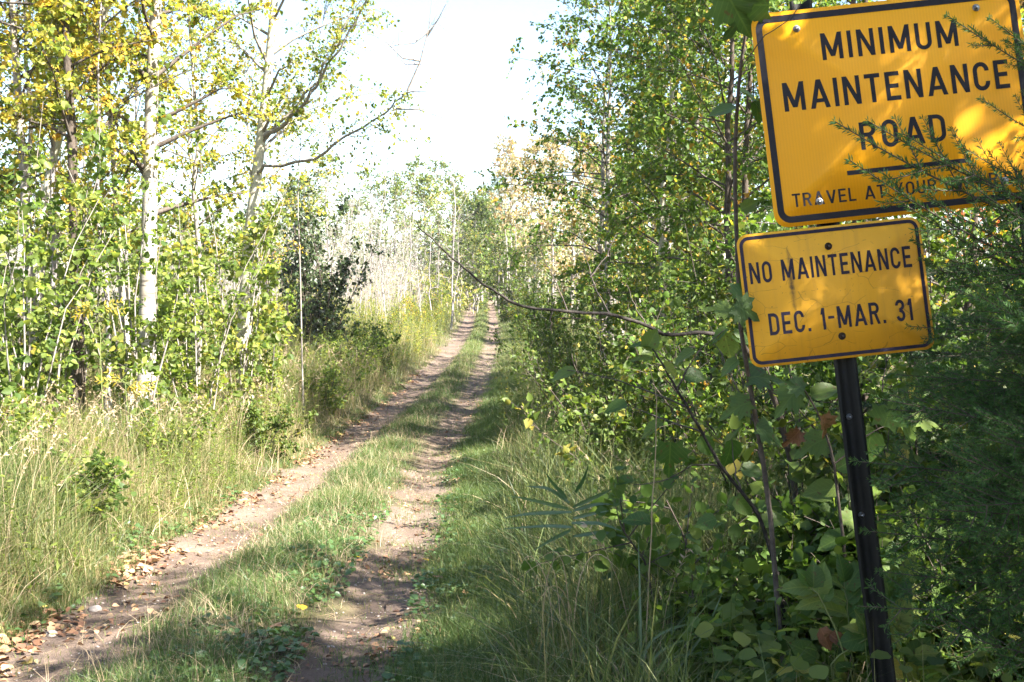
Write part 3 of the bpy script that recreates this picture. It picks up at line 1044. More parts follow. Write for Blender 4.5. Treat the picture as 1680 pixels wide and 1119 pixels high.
# forked aspen by the bend, with three long limbs over the track
_d = 17.5
_b = P(402, 600, _d)
_base = G(_b.x, _d, -0.05)
_tp = up_from([_base] + [P(*q) for q in ((400, 540, _d), (408, 400, _d), (428, 230, _d), (440, 120, _d), (450, 0, _d))], _base, 10.0)
_p = gen_tree(21, H=10, r0=0.125, tpts=_tp, lo=0.36, nb=34, bl=1.8, tw=14, leafn=14, lsize=0.06, tint=(0.52, 0.2), droop=0.6, twl=0.6)
for pts, r0, ntw in (
        ([(428, 230, _d), (455, 210, _d - .2), (500, 168, _d - .5), (530, 125, _d - .8), (580, 40, _d - 1.1), (610, -20, _d - 1.3)], 0.042, 44),
        ([(424, 240, _d), (480, 175, _d - .1), (520, 130, _d - .3), (560, 60, _d - .5), (590, 0, _d - .6)], 0.03, 40),
        ([(412, 285, _d), (450, 272, _d - .3), (520, 262, _d - .8), (545, 240, _d - 1.0), (600, 205, _d - 1.3), (640, 180, _d - 1.5), (668, 150, _d - 1.6)], 0.03, 46)):
    L = np.array(local([P(*q) for q in pts], _base))
    _u = np.linspace(0, 1, 3 * len(L))
    L = np.stack([np.interp(_u, np.linspace(0, 1, len(L)), L[:, c]) for c in range(3)], 1) + _p.r.normal(0, 0.022, (3 * len(L), 3))
    _p.limb(L, r0, 0.008, 6)
    _p.twigs(L, 14, 0.6, t0=0.15, leafn=0, rad=0.005, spread=1.1)
    _p.twigs(L, ntw, 0.85, t0=0.3, leafn=14, lsize=0.056, tint=(0.48, 0.2), droop=1.0, spread=1.0, up=-0.1)
for pts in ([(668, 150), (690, 100), (704, 45), (712, -30)], [(660, 155), (675, 150), (700, 150)], [(690, 100), (660, 95), (635, 70), (600, 50)], [(705, 50), (680, 70), (640, 75), (610, 70)],
            [(650, 178), (690, 180), (730, 195)], [(700, 60), (720, 30), (735, 0)], [(690, 105), (665, 105), (645, 85)]):
    L = np.array(local([P(x, y, _d - 1.6 - 0.1 * i) for i, (x, y) in enumerate(pts)], _base))
    _p.limb(L, 0.016, 0.003, 4)
    _p.twigs(L, 8, 0.35, t0=0.2, leafn=0, rad=0.003)
place(stock(_p, 'forked_aspen', M['aspen_bark'], M['grey_bark'], M['leaf_aspen']), 'forked_aspen', _base,
      'pale forked aspen whose long dark limbs reach over the track', 'tree', 'trees on the grassy bank across the track')
bank_tree('aspen_sapling', [(497, 560, 19.5), (492, 420, 19.5), (488, 330, 19.5), (492, 240, 19.5), (500, 170, 19.5), (525, 60, 19.4)], 7.0, 0.017, 'grey_bark',
          'whip-thin aspen sapling curving up under the limbs of the forked aspen', 'sapling', 22, lo=0.45, nb=18, bl=0.8, tw=8, leafn=8, lsize=0.065, tint=(0.45, 0.18), sides=6)

# hazel saplings: an understory of broad leaves among the trunks
HZ = [stock(gen_shrub(30 + i, H=h, nst=n, tw=18, leafn=12, lsize=0.078, tint=(0.45, 0.2), splay=0.22, twl=0.42, r0=0.014, droop=0.45, t0=0.2), 'hazel_shrub', M['grey_bark'], M['twig'], M['leaf_hazel'])
      for i, (h, n) in enumerate(((3.0, 9), (3.6, 8), (2.3, 8), (3.3, 10)))]
hz_spots = [(-5.7, 11.2, 1, 'tall hazel in front of the slanting aspen at the edge of the photo'),
            (-4.6, 10.9, 0, 'hazel with big pale leaves in front of the grey aspen trunk'),
            (-4.85, 12.1, 3, 'leafy hazel between the dark aspen and the stout birch'),
            (-3.95, 12.4, 1, 'hazel leaning just past the stout birch toward the track'),
            (-3.8, 14.0, 0, 'hazel clump midway between the birch and the forked aspen'),
            (-3.9, 16.4, 1, 'hazel standing at the foot of the forked aspen'),
            (-3.7, 17.6, 2, 'low hazel just past the forked aspen at the bend'),
            (-5.6, 15.0, 0, 'hazel in the gap behind the dark straight aspen'),
            (-4.5, 15.2, 3, 'tall hazel behind the stout birch trunk'), (-5.3, 18.2, 3, 'hazel deep in the bank wood, behind the stout birch'), (-8.6, 19.0, 3, 'hazel deep in the bank wood at the edge of the photo'),
            (-7.2, 16.5, 1, 'hazel deep in the bank wood, behind the slanting aspen'),
            (-4.6, 19.5, 1, 'hazel deep in the bank wood, behind the forked aspen'),
            (-6.6, 21.0, 0, 'hazel furthest in among the thin pale stems')]
for i, (x, y, k, lab) in enumerate(hz_spots):
    place(HZ[k], 'hazel_shrub', G(x, y, -0.03), lab, 'shrub', 'hazels under the bank trees', rz=i * 1.9, scale=random.uniform(0.88, 1.1), stemname='stems')

# slim stems and trees further in
ST = [stock(gen_tree(50 + i, H=h, r0=r, lo=0.3, nb=26, bl=1.3, tw=9, leafn=11, lsize=0.066, tint=(0.62, 0.2), sides=6), 'slim_tree', M['grey_bark'], M['twig'], M['leaf_aspen'])
      for i, (h, r) in enumerate(((7.0, 0.045), (8.5, 0.06), (6.0, 0.04)))]
slim = [(-5.25, 13.6, 0, 'pale_wood', 'thin whitish pole tree just off the dark aspen'), (-4.55, 13.2, 2, 'pale_wood', 'thin whitish pole tree close by the stout birch'),
        (-6.1, 15.8, 1, 'grey_bark', 'slim grey pole tree behind the slanting aspen'),
        (-7.4, 18.6, 2, 'grey_bark', 'slim grey pole tree in the gap by the edge of the photo'), (-5.6, 20.5, 1, 'birch', 'slim white birch deep in the bank wood behind the stout birch'),
        (-4.7, 22.5, 0, 'birch', 'slim white birch deep in the wood beside the forked aspen'), (-8.3, 23.0, 1, 'grey_bark', 'slim grey tree deep in the bank wood'),
        (-6.9, 16.8, 1, 'grey_bark', 'slim leafy tree between the slanting aspen and the dark one, further in'), (-4.6, 17.4, 1, 'grey_bark', 'slim leafy tree between the stout birch and the forked aspen'), (-5.9, 17.6, 0, 'grey_bark', 'slim leafy tree right behind the dark straight aspen'), (-8.2, 17.2, 1, 'grey_bark', 'slim leafy tree behind the grey aspen'),
        (-9.8, 26.0, 2, 'birch', 'slim white birch furthest back at the edge of the photo')]
for i, (x, y, k, w, lab) in enumerate(slim):
    place(ST[k], 'slim_tree', G(x, y, -0.05), lab, 'tree', 'slim pole trees in the bank wood', rz=i * 2.3, scale=random.uniform(0.9, 1.1), wood=None if w == 'grey_bark' else M[w])
# fix: only the trunk takes the pale bark
for o in list(COL.objects):
    if o.name.startswith('branches') and o.parent and o.parent.name.startswith('slim_tree'):
        o.material_slots[0].link = 'DATA'

# dark bush at the bend
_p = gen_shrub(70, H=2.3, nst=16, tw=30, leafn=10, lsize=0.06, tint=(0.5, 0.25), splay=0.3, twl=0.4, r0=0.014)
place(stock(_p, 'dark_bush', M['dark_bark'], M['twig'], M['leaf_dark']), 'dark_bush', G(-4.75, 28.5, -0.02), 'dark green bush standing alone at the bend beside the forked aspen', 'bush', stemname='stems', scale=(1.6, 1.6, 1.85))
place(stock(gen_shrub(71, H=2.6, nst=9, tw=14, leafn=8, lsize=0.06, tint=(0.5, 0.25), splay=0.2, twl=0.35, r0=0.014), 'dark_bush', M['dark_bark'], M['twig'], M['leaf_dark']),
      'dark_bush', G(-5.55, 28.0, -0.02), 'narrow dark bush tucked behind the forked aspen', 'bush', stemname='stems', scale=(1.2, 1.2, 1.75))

# ------------------------------------------------------------------ far clearing: dead stems, bushes, far wood
DS = []
for i in range(3):
    p = gen_tree(80 + i, H=(6.5, 5.2, 7.5)[i], r0=0.05, lo=0.25, nb=26, bl=0.9, tw=6, leafn=0, rise=(10, 45, 30)[i], sides=5, wob=0.5)
    DS.append(stock(p, 'dead_sapling', M['pale_wood'], M['pale_wood'], M['leaf_far']))
dead = [(560, 58, 1), (590, 50, 0), (612, 62, 2), (632, 47, 0), (655, 55, 1), (668, 64, 2), (690, 52, 1), (708, 60, 0), (738, 58, 2), (750, 66, 2), (545, 49, 2), (575, 66, 0), (720, 70, 1), (640, 70, 1)]
DEAD_LABELS = ['dead sapling third from the dark bush, slim and spreading', 'slim dead sapling in front of the low yellow-green tree', 'tall dead sapling just past the aspen limb tips', 'spindly dead sapling with level twigs near the clearing middle',
               'bare dead sapling in the middle of the clearing', 'tall bare dead sapling behind the middle one', 'slender dead sapling two steps before the forked snag', 'spindly dead sapling with level twigs next to the forked snag',
               'tall pale forked snag, tallest in the clearing beside the track', 'dead sapling between the forked snag and the track', 'dead sapling nearest the dark bush', 'spindly dead sapling second from the dark bush',
               'thin dead sapling standing behind the forked snag', 'thin dead sapling furthest back in the clearing middle']
for i, (px, d, k) in enumerate(dead):
    q = P(px, 480, d)
    place(DS[k], 'dead_sapling', G(q.x, d, -0.1), DEAD_LABELS[i], 'dead tree', 'dead saplings in the far clearing', rz=i * 1.7, scale=1.25 if px == 738 else random.uniform(0.75, 1.05))


def brush(name, n, xr_, yr_, h, mat, seed, lab=None):
    r = np.random.default_rng(seed)
    y = r.uniform(*yr_, n)
    x = xl(y) + r.uniform(*xr_, n)
    z = ground_z(x, y)
    hh = h * r.uniform(0.4, 1.1, n)
    u = np.linspace(0, 1, 4)
    d = r.normal(0, 0.16, (n, 3))
    d[:, 2] = 1
    pts = np.stack([x, y, z], 1)[:, None] + d[:, None] * (hh[:, None] * u)[:, :, None] + r.normal(0, 0.05, (n, 4, 3)) * u[None, :, None]
    mb = MB()
    tubes(mb, pts, np.linspace(0.012, 0.004, 4)[None], 3)
    # side twigs
    m = 5
    t = r.uniform(0.35, 1, (n, m))
    b = pts[:, None, 0] + (pts[:, None, 3] - pts[:, None, 0]) * t[:, :, None]
    dd = unit(r.normal(0, 1, (n, m, 3)) + np.array([0, 0, 0.9])) * (hh * 0.28)[:, None, None]
    tp = np.stack([b, b + dd * 0.5 + r.normal(0, .02, b.shape), b + dd], 2).reshape(-1, 3, 3)
    tubes(mb, tp, np.array([[0.006, 0.004, 0.002]]), 3)
    return tag(mb.build(name, mat), kind='stuff')


brush('brush', 750, (-17, -2.4), (36, 78), 4.6, M['grey_bark'], 5)
brush('brush', 450, (-24, -8.5), (24, 50), 3.0, M['pale_wood'], 6)

def woods(name, n, px0, px1, d0, d1, h0, h1, mat, seed, size=0.34, tint=0.4):
    """a far wood that reads as one mass: foliage clumps in many overlapping crowns"""
    r = np.random.default_rng(seed)
    nc = 70
    cd = r.uniform(d0, d1, nc)
    cx = ((px0 + (px1 - px0) * (np.arange(nc) + r.random(nc)) / nc) - 840) / F * cd
    ch = r.uniform(h0, h1, nc)
    cw = r.uniform(1.2, 2.6, nc)
    i = r.integers(0, nc, n)
    t = r.random(n) ** 0.8
    a = r.uniform(0, 6.28, n)
    rad = cw[i] * np.sqrt(r.random(n)) * (0.35 + 1.0 * np.sin(math.pi * np.clip(0.12 + 0.8 * t, 0, 1)))
    x = cx[i] + rad * np.cos(a)
    y = cd[i] + rad * np.sin(a)
    z = ground_z(x, y) + 0.1 + t * ch[i]
    mb = MB()
    tip = r.normal(0, 1, (n, 3)) + np.array([0, 0, -0.2])
    leaves(mb, np.stack([x, y, z], 1), tip, size * r.uniform(0.5, 1.2, n), np.clip(tint + r.normal(0, 0.16, nc)[i] + r.normal(0, 0.1, n), 0, 1), LEAF4, r)
    k = 160
    j = r.integers(0, nc, k)
    bx = cx[j] + r.normal(0, .8, k)
    by = cd[j] + r.normal(0, .8, k)
    bz = ground_z(bx, by)
    hh = ch[j] * r.uniform(.5, .95, k)
    pts = np.stack([np.stack([bx + r.normal(0, .1, k) * q, by + 0 * bx, bz + hh * q], 1) for q in (0, .33, .66, 1)], 1)
    m2 = MB()
    tubes(m2, pts, np.array([[.07, .055, .04, .015]]), 4)
    tag(mb.build(name, mat, stuff=True), kind='stuff')
    tag(m2.build('far_stems', M['grey_bark'], stuff=True), kind='stuff')


woods('far_woods', 13000, 60, 800, 96, 135, 4.0, 7.5, M['leaf_far'], 41)
woods('far_woods', 9000, 830, 1350, 62, 100, 4.0, 8.0, M['leaf_far'], 42)
woods('far_woods', 5000, 300, 770, 72, 90, 1.2, 2.6, M['leaf_far'], 43, 0.25, 0.6)
woods('far_woods', 6000, -80, 420, 44, 70, 1.5, 3.4, M['leaf_far'], 44, 0.2, 0.55)
woods('far_woods', 8000, 745, 880, 112, 142, 5.0, 9.5, M['leaf_thicket'], 45, 0.34, 0.6)
FT = []
for i, (h, kw) in enumerate(((11, dict(bl=2.2)), (9, dict(bl=1.9)), (12.5, dict(bl=2.0)), (8, dict(bl=2.4)))):
    FT.append(stock(gen_tree(90 + i, H=h, r0=0.13, lo=0.22, nb=44, tw=9, leafn=7, lsize=0.20, tint=(0.42, 0.22), tmpl=LEAF4, sides=6, twl=0.8, **kw), 'far_tree', M['grey_bark'], M['grey_bark'], M['leaf_far']))
FAR_LABELS = ['low green tree just past the dark bush in the far wood edge', 'green tree seen under the long limb of the forked aspen', 'tall green tree where the aspen limb ends, in the far wood edge',
              'low yellow-green tree behind the first dead saplings', 'tall green tree a little past the limb tips of the forked aspen', 'bright green tree in the middle of the far wood edge',
              'tall tree just past the middle of the far wood edge', 'yellow-green tree on the near side of the forked snag', 'tallest yellow-green tree behind the forked snag', 'green tree close behind the forked snag',
              'broad tree between the forked snag and the track', 'small bushy tree at the foot of the far track edge', 'tree in the far wood edge nearest the mouth of the track',
              'low tree in the gap between forked aspen and whip-thin sapling', 'low tree glimpsed behind the forked aspen trunk', 'low tree glimpsed between the stout birch and the forked aspen',
              'low far tree glimpsed behind the dark straight aspen', 'low far tree glimpsed behind the grey aspen', 'low far tree at the edge of the photo behind the hazels']
# beyond the clearing
for i, (px, d, k, s, m) in enumerate([(470, 74, 3, 1.0, 'leaf_far'), (505, 82, 1, 1.0, 'leaf_far'), (540, 90, 0, 1.0, 'leaf_far'), (575, 84, 3, 0.9, 'leaf_far'), (610, 98, 0, 1.0, 'leaf_far'),
                                      (645, 92, 1, 1.15, 'leaf_far'), (672, 104, 0, 1.1, 'leaf_far'), (700, 96, 1, 1.15, 'leaf_far'), (722, 108, 0, 1.1, 'leaf_far'), (745, 100, 1, 1.1, 'leaf_far'),
                                      (768, 104, 3, 1.1, 'leaf_far'), (776, 88, 3, 0.7, 'leaf_far'), (785, 120, 1, 1.2, 'leaf_far'), (440, 66, 1, .7, 'leaf_far'), (400, 60, 3, 0.62, 'leaf_far'),
                                      (300, 60, 1, 0.6, 'leaf_far'), (150, 60, 3, 0.62, 'leaf_far'), (20, 56, 3, 0.6, 'leaf_far'), (-60, 54, 1, 0.6, 'leaf_far')]):
    q = P(px, 480, d)
    place(FT[k], 'far_tree', G(q.x, d, -0.2), FAR_LABELS[i], 'tree', 'trees closing the far clearing', rz=i * 2.1, scale=s * random.uniform(0.93, 1.07), leaf=M[m])
# where the track runs into the wood, and the far edge on the other side
far2 = [(796, 130, 1, 1.3, 'leaf_thicket', 'green tree closing the view at the end of the track'), (812, 128, 3, 1.2, 'leaf_thicket', 'broad green tree closing the view at the end of the track'),
        (806, 112, 2, 0.95, 'leaf_blue', 'bluish slender tree rising at the end of the track'), (826, 100, 2, 1.1, 'leaf_pink', 'tallest fading pinkish tree past the end of the track'),
        (845, 92, 2, 1.02, 'leaf_pink', 'tall fading pinkish tree, second from the end of the track'), (866, 84, 0, 1.05, 'leaf_pink', 'fading buff tree where the wood edge steps down to the track'),
        (820, 86, 3, 0.62, 'leaf_far', 'low green tree overhanging the far track'), (846, 66, 3, 0.5, 'leaf_far', 'low round green tree beside the far track'),
        (890, 72, 0, 0.95, 'leaf_pink', 'fading buff tree behind the near maples'), (915, 64, 2, 0.8, 'leaf_pink', 'slender fading tree behind the near maples'),
        (880, 60, 1, 0.5, 'leaf_far', 'small green tree under the fading buff trees'), (940, 58, 0, 0.85, 'leaf_pink', 'fading tree glimpsed through the maple leaves'),
        (975, 54, 1, 0.95, 'leaf_pink', 'pale fading tree glimpsed past the pale aspen trunk'), (1020, 50, 0, 0.85, 'leaf_pink', 'pale fading tree glimpsed above the thicket'),
        (1070, 46, 1, 0.9, 'leaf_pink', 'pale fading tree glimpsed between the maples'), (1130, 44, 0, 0.8, 'leaf_far', 'green tree deep behind the maples'),
        (1200, 42, 1, 0.9, 'leaf_pink', 'pale fading tree glimpsed beside the amber signs'), (1290, 40, 3, 0.9, 'leaf_far', 'green tree deep behind the large amber sign'),
        (779, 94, 3, 1.0, 'leaf_thicket', 'dark green tree crowding the far track on the clearing side'), (790, 108, 1, 1.0, 'leaf_thicket', 'dark green tree where the far track vanishes'), (814, 97, 3, 0.85, 'leaf_thicket', 'dark round tree crowding the far track on the sign side'),
        (1400, 38, 1, 0.9, 'leaf_far', 'green tree deep behind the small amber sign'), (1520, 36, 0, 0.8, 'leaf_far', 'green tree deep in the wood beyond the spruce'),
        (1640, 34, 3, 0.9, 'leaf_red', 'red maple glowing deep in the wood beyond the signs')]
for i, (px, d, k, s, m, lab) in enumerate(far2):
    q = P(px, 480, d)
    place(FT[k], 'far_tree', G(q.x, d, -0.2), lab, 'tree', 'trees along the far edge of the track', rz=i * 1.3, scale=s, leaf=M[m])
# ------------------------------------------------------------------ the near wood on the sign's side
RT = []
for i, (h, kw) in enumerate(((9.5, dict(bl=1.9, lo=0.16)), (8.5, dict(bl=1.7, lo=0.14)), (10.5, dict(bl=1.8, lo=0.2)), (7.5, dict(bl=1.6, lo=0.12)), (9.0, dict(bl=2.1, lo=0.18)))):
    RT.append(stock(gen_tree(110 + i, H=h, r0=0.08, nb=46, tw=14, leafn=12, lsize=0.082, tint=(0.46, 0.22), rise=22, sides=8, twl=0.62, **kw), 'maple_tree', M['grey_bark'], M['twig'], M['leaf_maple']))
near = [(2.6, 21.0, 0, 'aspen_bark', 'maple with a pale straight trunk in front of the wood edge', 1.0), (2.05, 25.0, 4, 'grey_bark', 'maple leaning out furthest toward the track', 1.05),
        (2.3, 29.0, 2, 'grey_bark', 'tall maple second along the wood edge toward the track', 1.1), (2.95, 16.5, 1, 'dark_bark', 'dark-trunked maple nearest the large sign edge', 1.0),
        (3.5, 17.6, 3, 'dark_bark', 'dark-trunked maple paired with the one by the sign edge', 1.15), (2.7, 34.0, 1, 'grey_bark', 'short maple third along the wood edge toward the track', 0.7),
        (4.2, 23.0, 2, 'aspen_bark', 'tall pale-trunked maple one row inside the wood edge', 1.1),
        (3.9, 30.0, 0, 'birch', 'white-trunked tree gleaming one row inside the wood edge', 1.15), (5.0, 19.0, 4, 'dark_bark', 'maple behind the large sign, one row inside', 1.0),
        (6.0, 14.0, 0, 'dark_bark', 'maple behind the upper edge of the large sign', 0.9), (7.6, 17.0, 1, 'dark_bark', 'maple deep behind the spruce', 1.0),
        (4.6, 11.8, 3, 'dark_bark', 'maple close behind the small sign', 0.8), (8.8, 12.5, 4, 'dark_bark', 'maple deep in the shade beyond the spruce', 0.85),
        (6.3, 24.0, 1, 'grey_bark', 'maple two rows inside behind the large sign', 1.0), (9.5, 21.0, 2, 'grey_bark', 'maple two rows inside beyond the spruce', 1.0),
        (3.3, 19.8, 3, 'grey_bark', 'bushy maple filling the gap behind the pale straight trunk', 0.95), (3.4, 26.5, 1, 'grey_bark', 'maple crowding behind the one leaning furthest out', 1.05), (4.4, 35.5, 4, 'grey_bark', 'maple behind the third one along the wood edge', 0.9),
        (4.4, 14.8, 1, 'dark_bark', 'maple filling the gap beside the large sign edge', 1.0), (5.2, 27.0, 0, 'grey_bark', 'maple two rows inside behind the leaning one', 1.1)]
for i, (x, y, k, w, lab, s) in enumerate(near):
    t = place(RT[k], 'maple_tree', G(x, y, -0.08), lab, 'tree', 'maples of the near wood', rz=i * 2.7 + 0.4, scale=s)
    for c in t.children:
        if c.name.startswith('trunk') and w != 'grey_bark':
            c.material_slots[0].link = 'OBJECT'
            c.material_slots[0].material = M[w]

# thicket of shrubs between the track and the wood
TH = [stock(gen_shrub(130 + i, H=h, nst=n, tw=17, leafn=15, lsize=ls, tint=(0.42, 0.24), splay=sp, twl=0.40, r0=0.011, droop=0.25, t0=0.08, tmpl=OVAL if i == 4 else LEAF6), 'thicket_shrub', M['dark_bark'], M['twig'], M['leaf_thicket'])
      for i, (h, n, ls, sp) in enumerate(((2.3, 11, 0.072, 0.4), (1.7, 11, 0.05, 0.5), (2.8, 10, 0.060, 0.32), (1.3, 10, 0.066, 0.6), (0.7, 9, 0.058, 0.6)))]
thick = [(1.05, 9.6, 3, 'low shrub at the grass edge under the long bare branch'), (1.75, 8.6, 1, 'shrub under the tip of the dark sapling beside the post'), (1.55, 11.2, 0, 'shrub just past the long bare branch'),
         (2.45, 9.8, 0, 'shrub filling the gap beside the small sign'), (1.0, 13.0, 1, 'shrub at the grass edge below the maple with the pale trunk'), (2.2, 13.2, 2, 'tall shrub rising beside the large sign edge'),
         (1.35, 15.6, 0, 'shrub midway along the thicket'), (2.6, 15.4, 2, 'tall shrub in front of the paired dark maples'), (0.95, 18.2, 1, 'low shrub where the thicket bulges to the track'),
         (1.8, 18.8, 2, 'tall shrub at the foot of the pale-trunked maple'), (1.25, 22.0, 0, 'shrub beneath the maple that leans out furthest'), (1.1, 26.0, 2, 'tall shrub on the verge beneath the leaning maple'),
         (0.9, 30.5, 0, 'shrub far along the verge, before the second maple'), (1.0, 35.0, 2, 'tall shrub far along the verge'), (0.75, 41.0, 2, 'shrub far along the verge near the bend'),
         (0.5, 48.0, 0, 'furthest verge shrub before the far trees'), (3.2, 8.4, 2, 'tall shrub behind the dark post'), (3.9, 9.6, 0, 'shrub in the shade behind the small sign'),
         (3.1, 12.0, 2, 'tall shrub behind the large sign corner'), (5.1, 9.0, 2, 'tall shrub behind the spruce boughs'), (4.4, 7.4, 1, 'low shrub in the shade between post and spruce'),
         (2.6, 6.9, 3, 'low shrub at the foot of the dark post'), (0.98, 4.85, 4, 'small leafy shrub hiding the foot of the dark post'), (1.85, 4.9, 4, 'small leafy shrub under the spruce beside the post foot'), (1.5, 5.0, 4, 'small leafy shrub between the dark sapling and the post'), (2.05, 5.6, 3, 'low dark shrub in front of the leaning post foot'), (1.6, 6.3, 1, 'low shrub under the dark sapling'), (2.3, 7.6, 0, 'shrub right behind the dark post'), (1.9, 10.4, 2, 'tall shrub rising to the lower edge of the small sign'),
            (6.2, 10.6, 0, 'shrub deep in the shade beyond the spruce'), (3.6, 6.2, 3, 'low shrub behind the fan-leaved elder'),
         (5.4, 12.6, 2, 'tall shrub deep behind the signs'), (7.2, 13.6, 2, 'tall shrub furthest in beyond the spruce')]
for i, (x, y, k, lab) in enumerate(thick):
    place(TH[k], 'thicket_shrub', G(x, y, -0.04), lab, 'shrub', 'shrubs of the thicket beside the track', rz=i * 2.0 + .3, scale=random.uniform(0.9, 1.12), leaf=M['leaf_near' if lab.startswith('small') else ('leaf_thicket', 'leaf_maple', 'leaf_thicket', 'leaf_near')[i % 4] if y > 7.5 else 'leaf_thicket'], stemname='stems')
# bushes along the far verges
far_bush = [(-3.25, 8.3, 4, 0.8, 'leaf_hazel', 'low leafy bush leaning over the litter edge of the near track'), (-3.35, 11.6, 3, 0.6, 'leaf_hazel', 'low leafy bush in the bank grass below the stout birch'), (-3.2, 15.0, 3, 0.65, 'leaf_thicket', 'dull low bush in the bank grass before the bend'), (-4.2, 9.4, 3, 0.7, 'leaf_hazel', 'leafy bush rising from the bank grass under the hazels'), (-3.3, 20.5, 3, 0.8, 'leaf_hazel', 'low bush overhanging the track where it dips'),
            (-3.6, 26.0, 3, 1.0, 'leaf_hazel', 'low green bush on the bank past the dark bush'), (-3.5, 29.5, 3, 1.1, 'leaf_thicket', 'dark low bush hugging the track at the dip'), (-3.9, 33.0, 1, 0.9, 'leaf_hazel', 'green bush on the bank beyond the dip'),
            (-5.2, 30.0, 0, 0.9, 'leaf_hazel', 'green bush in front of the dead saplings'), (-6.6, 36.0, 0, 1.0, 'leaf_aspen', 'yellowish bush before the dead saplings'), (-4.4, 42.0, 1, 1.0, 'leaf_aspen', 'yellowish low bush near the far bend'),
            (-8.5, 33.0, 2, 0.9, 'leaf_aspen', 'yellowish tall bush under the forked aspen limbs'), (-3.9, 52.0, 1, 1.0, 'leaf_aspen', 'yellow bush close to the far track'), (0.2, 56.0, 2, 0.9, 'leaf_aspen', 'yellowish bush on the verge near the far trees'),
            (-5.0, 82.0, 2, 1.5, 'leaf_thicket', 'dark bush crowding the clearing side of the far track'), (-0.6, 86.0, 2, 1.5, 'leaf_thicket', 'dark bush crowding the sign side of the far track'), (-5.6, 96.0, 0, 1.7, 'leaf_thicket', 'dark bush at the vanishing point, clearing side'), (-1.0, 99.0, 0, 1.7, 'leaf_thicket', 'dark bush at the vanishing point, sign side'),
            (-4.3, 64.0, 2, 1.1, 'leaf_aspen', 'yellow bush at the far mouth of the wood'), (-0.3, 66.0, 0, 1.2, 'leaf_thicket', 'dark bush at the far mouth of the wood')]
for i, (x, y, k, s, m, lab) in enumerate(far_bush):
    place(TH[k], 'verge_bush', G(x, y, -0.04), lab, 'bush', 'bushes along the far verges', rz=i * 1.4, scale=s, leaf=M[m], stemname='stems')

# ------------------------------------------------------------------ conifers


def gen_bough(seed, L=1.0, nside=13, needle=0.020, dens=520, sub=3, wide=0.34):
    """a flat spruce bough along +Y with side twigs clothed in needles"""
    r = np.random.default_rng(seed)
    wood, need = MB(), MB()
    segs = []
    u = np.linspace(0, 1, 9)
    main = np.stack([0.03 * L * np.sin(u * 3 + seed), u * L, 0.10 * L * u ** 2 - 0.04 * L * u], 1)
    tube(wood, main, np.linspace(0.0055, 0.0013, 9), 5)
    segs.append((main, 0.35))
    for i in range(nside):
        t = 0.12 + 0.8 * i / nside + r.normal(0, 0.012)
        for sgn in (-1, 1):
            b, d = along(main, [t])
            ln = L * (wide * (1 - t) ** 0.8 + 0.06) * r.uniform(0.75, 1.15)
            a = math.radians(r.uniform(38, 55))
            dv = np.array([sgn * math.sin(a), math.cos(a), r.normal(0.02, 0.10)])
            v = np.linspace(0, 1, 5)
            tw = b + dv * (v * ln)[:, None] + np.array([0, 0.10, 0.05]) * (v ** 2 * ln)[:, None]
            tube(wood, tw, np.linspace(0.0024, 0.0009, 5), 4)
            segs.append((tw, 0.0))
            for k in range(int(sub * ln / 0.2)):
                t2 = r.uniform(0.25, 0.85)
                b2, d2 = along(tw, [t2])
                l2 = ln * (1 - t2) * r.uniform(0.5, 0.8) + 0.02
                s2 = 1 if k % 2 else -1
                ca, sa = math.cos(0.7 * s2), math.sin(0.7 * s2)
                dd = d2[0] @ np.array([[ca, sa, 0], [-sa, ca, 0], [0, 0, 1]]) + np.array([0, 0, r.normal(0, 0.1)])
                t3 = b2 + dd * (np.linspace(0, 1, 4) * l2)[:, None]
                tube(wood, t3, np.linspace(0.0015, 0.0007, 4), 3)
                segs.append((t3, 0.0))
    for pts, t0 in segs:
        ln = np.linalg.norm(np.diff(pts, axis=0), axis=1).sum()
        n = int(dens * ln * (1 - t0 * 0.5))
        if n < 3:
            continue
        t = r.uniform(t0, 1.02, n)
        b, d = along(pts, t)
        a = r.uniform(0, 2 * math.pi, n)
        ref = np.where(np.abs(d[:, 2:3]) > 0.8, [[1., 0, 0]], [[0., 0, 1]])
        e1 = unit(np.cross(d, ref))
        e2 = np.cross(d, e1)
        rad = e1 * np.cos(a)[:, None] + e2 * (np.sin(a) * 0.75 + 0.15)[:, None]
        nd = unit(rad + d * r.uniform(0.35, 1.0, (n, 1)))
        ln_n = needle * r.uniform(0.7, 1.1, n)
        w = unit(np.cross(nd, r.normal(0, 1, (n, 3)))) * 0.0015
        tip = b + nd * ln_n[:, None]
        mid = b + nd * ln_n[:, None] * 0.5
        V = np.stack([b, mid - w, tip, mid + w], 1).reshape(-1, 3)
        k = np.arange(n) * 4
        tr = np.concatenate([np.stack([k, k + 1, k + 2], 1), np.stack([k, k + 2, k + 3], 1)])
        tn = np.clip(0.35 + 0.35 * t + r.normal(0, 0.15, n), 0, 1)
        need.add(V, tr, None, np.repeat(tn, 4))
    wm, nm = wood.mesh('bough'), need.mesh('needles')
    set_mat(wm, M['dark_bark'])
    return wm, nm


BG = [gen_bough(200 + i, 1.0, n, dens=d, wide=w, sub=sb) for i, (n, d, w, sb) in enumerate(((11, 520, .36, 2), (9, 560, .40, 2), (12, 500, .32, 2), (6, 640, .20, 1), (7, 640, .17, 1)))]
for wm, nm in BG:
    set_mat(nm, M['needle'])


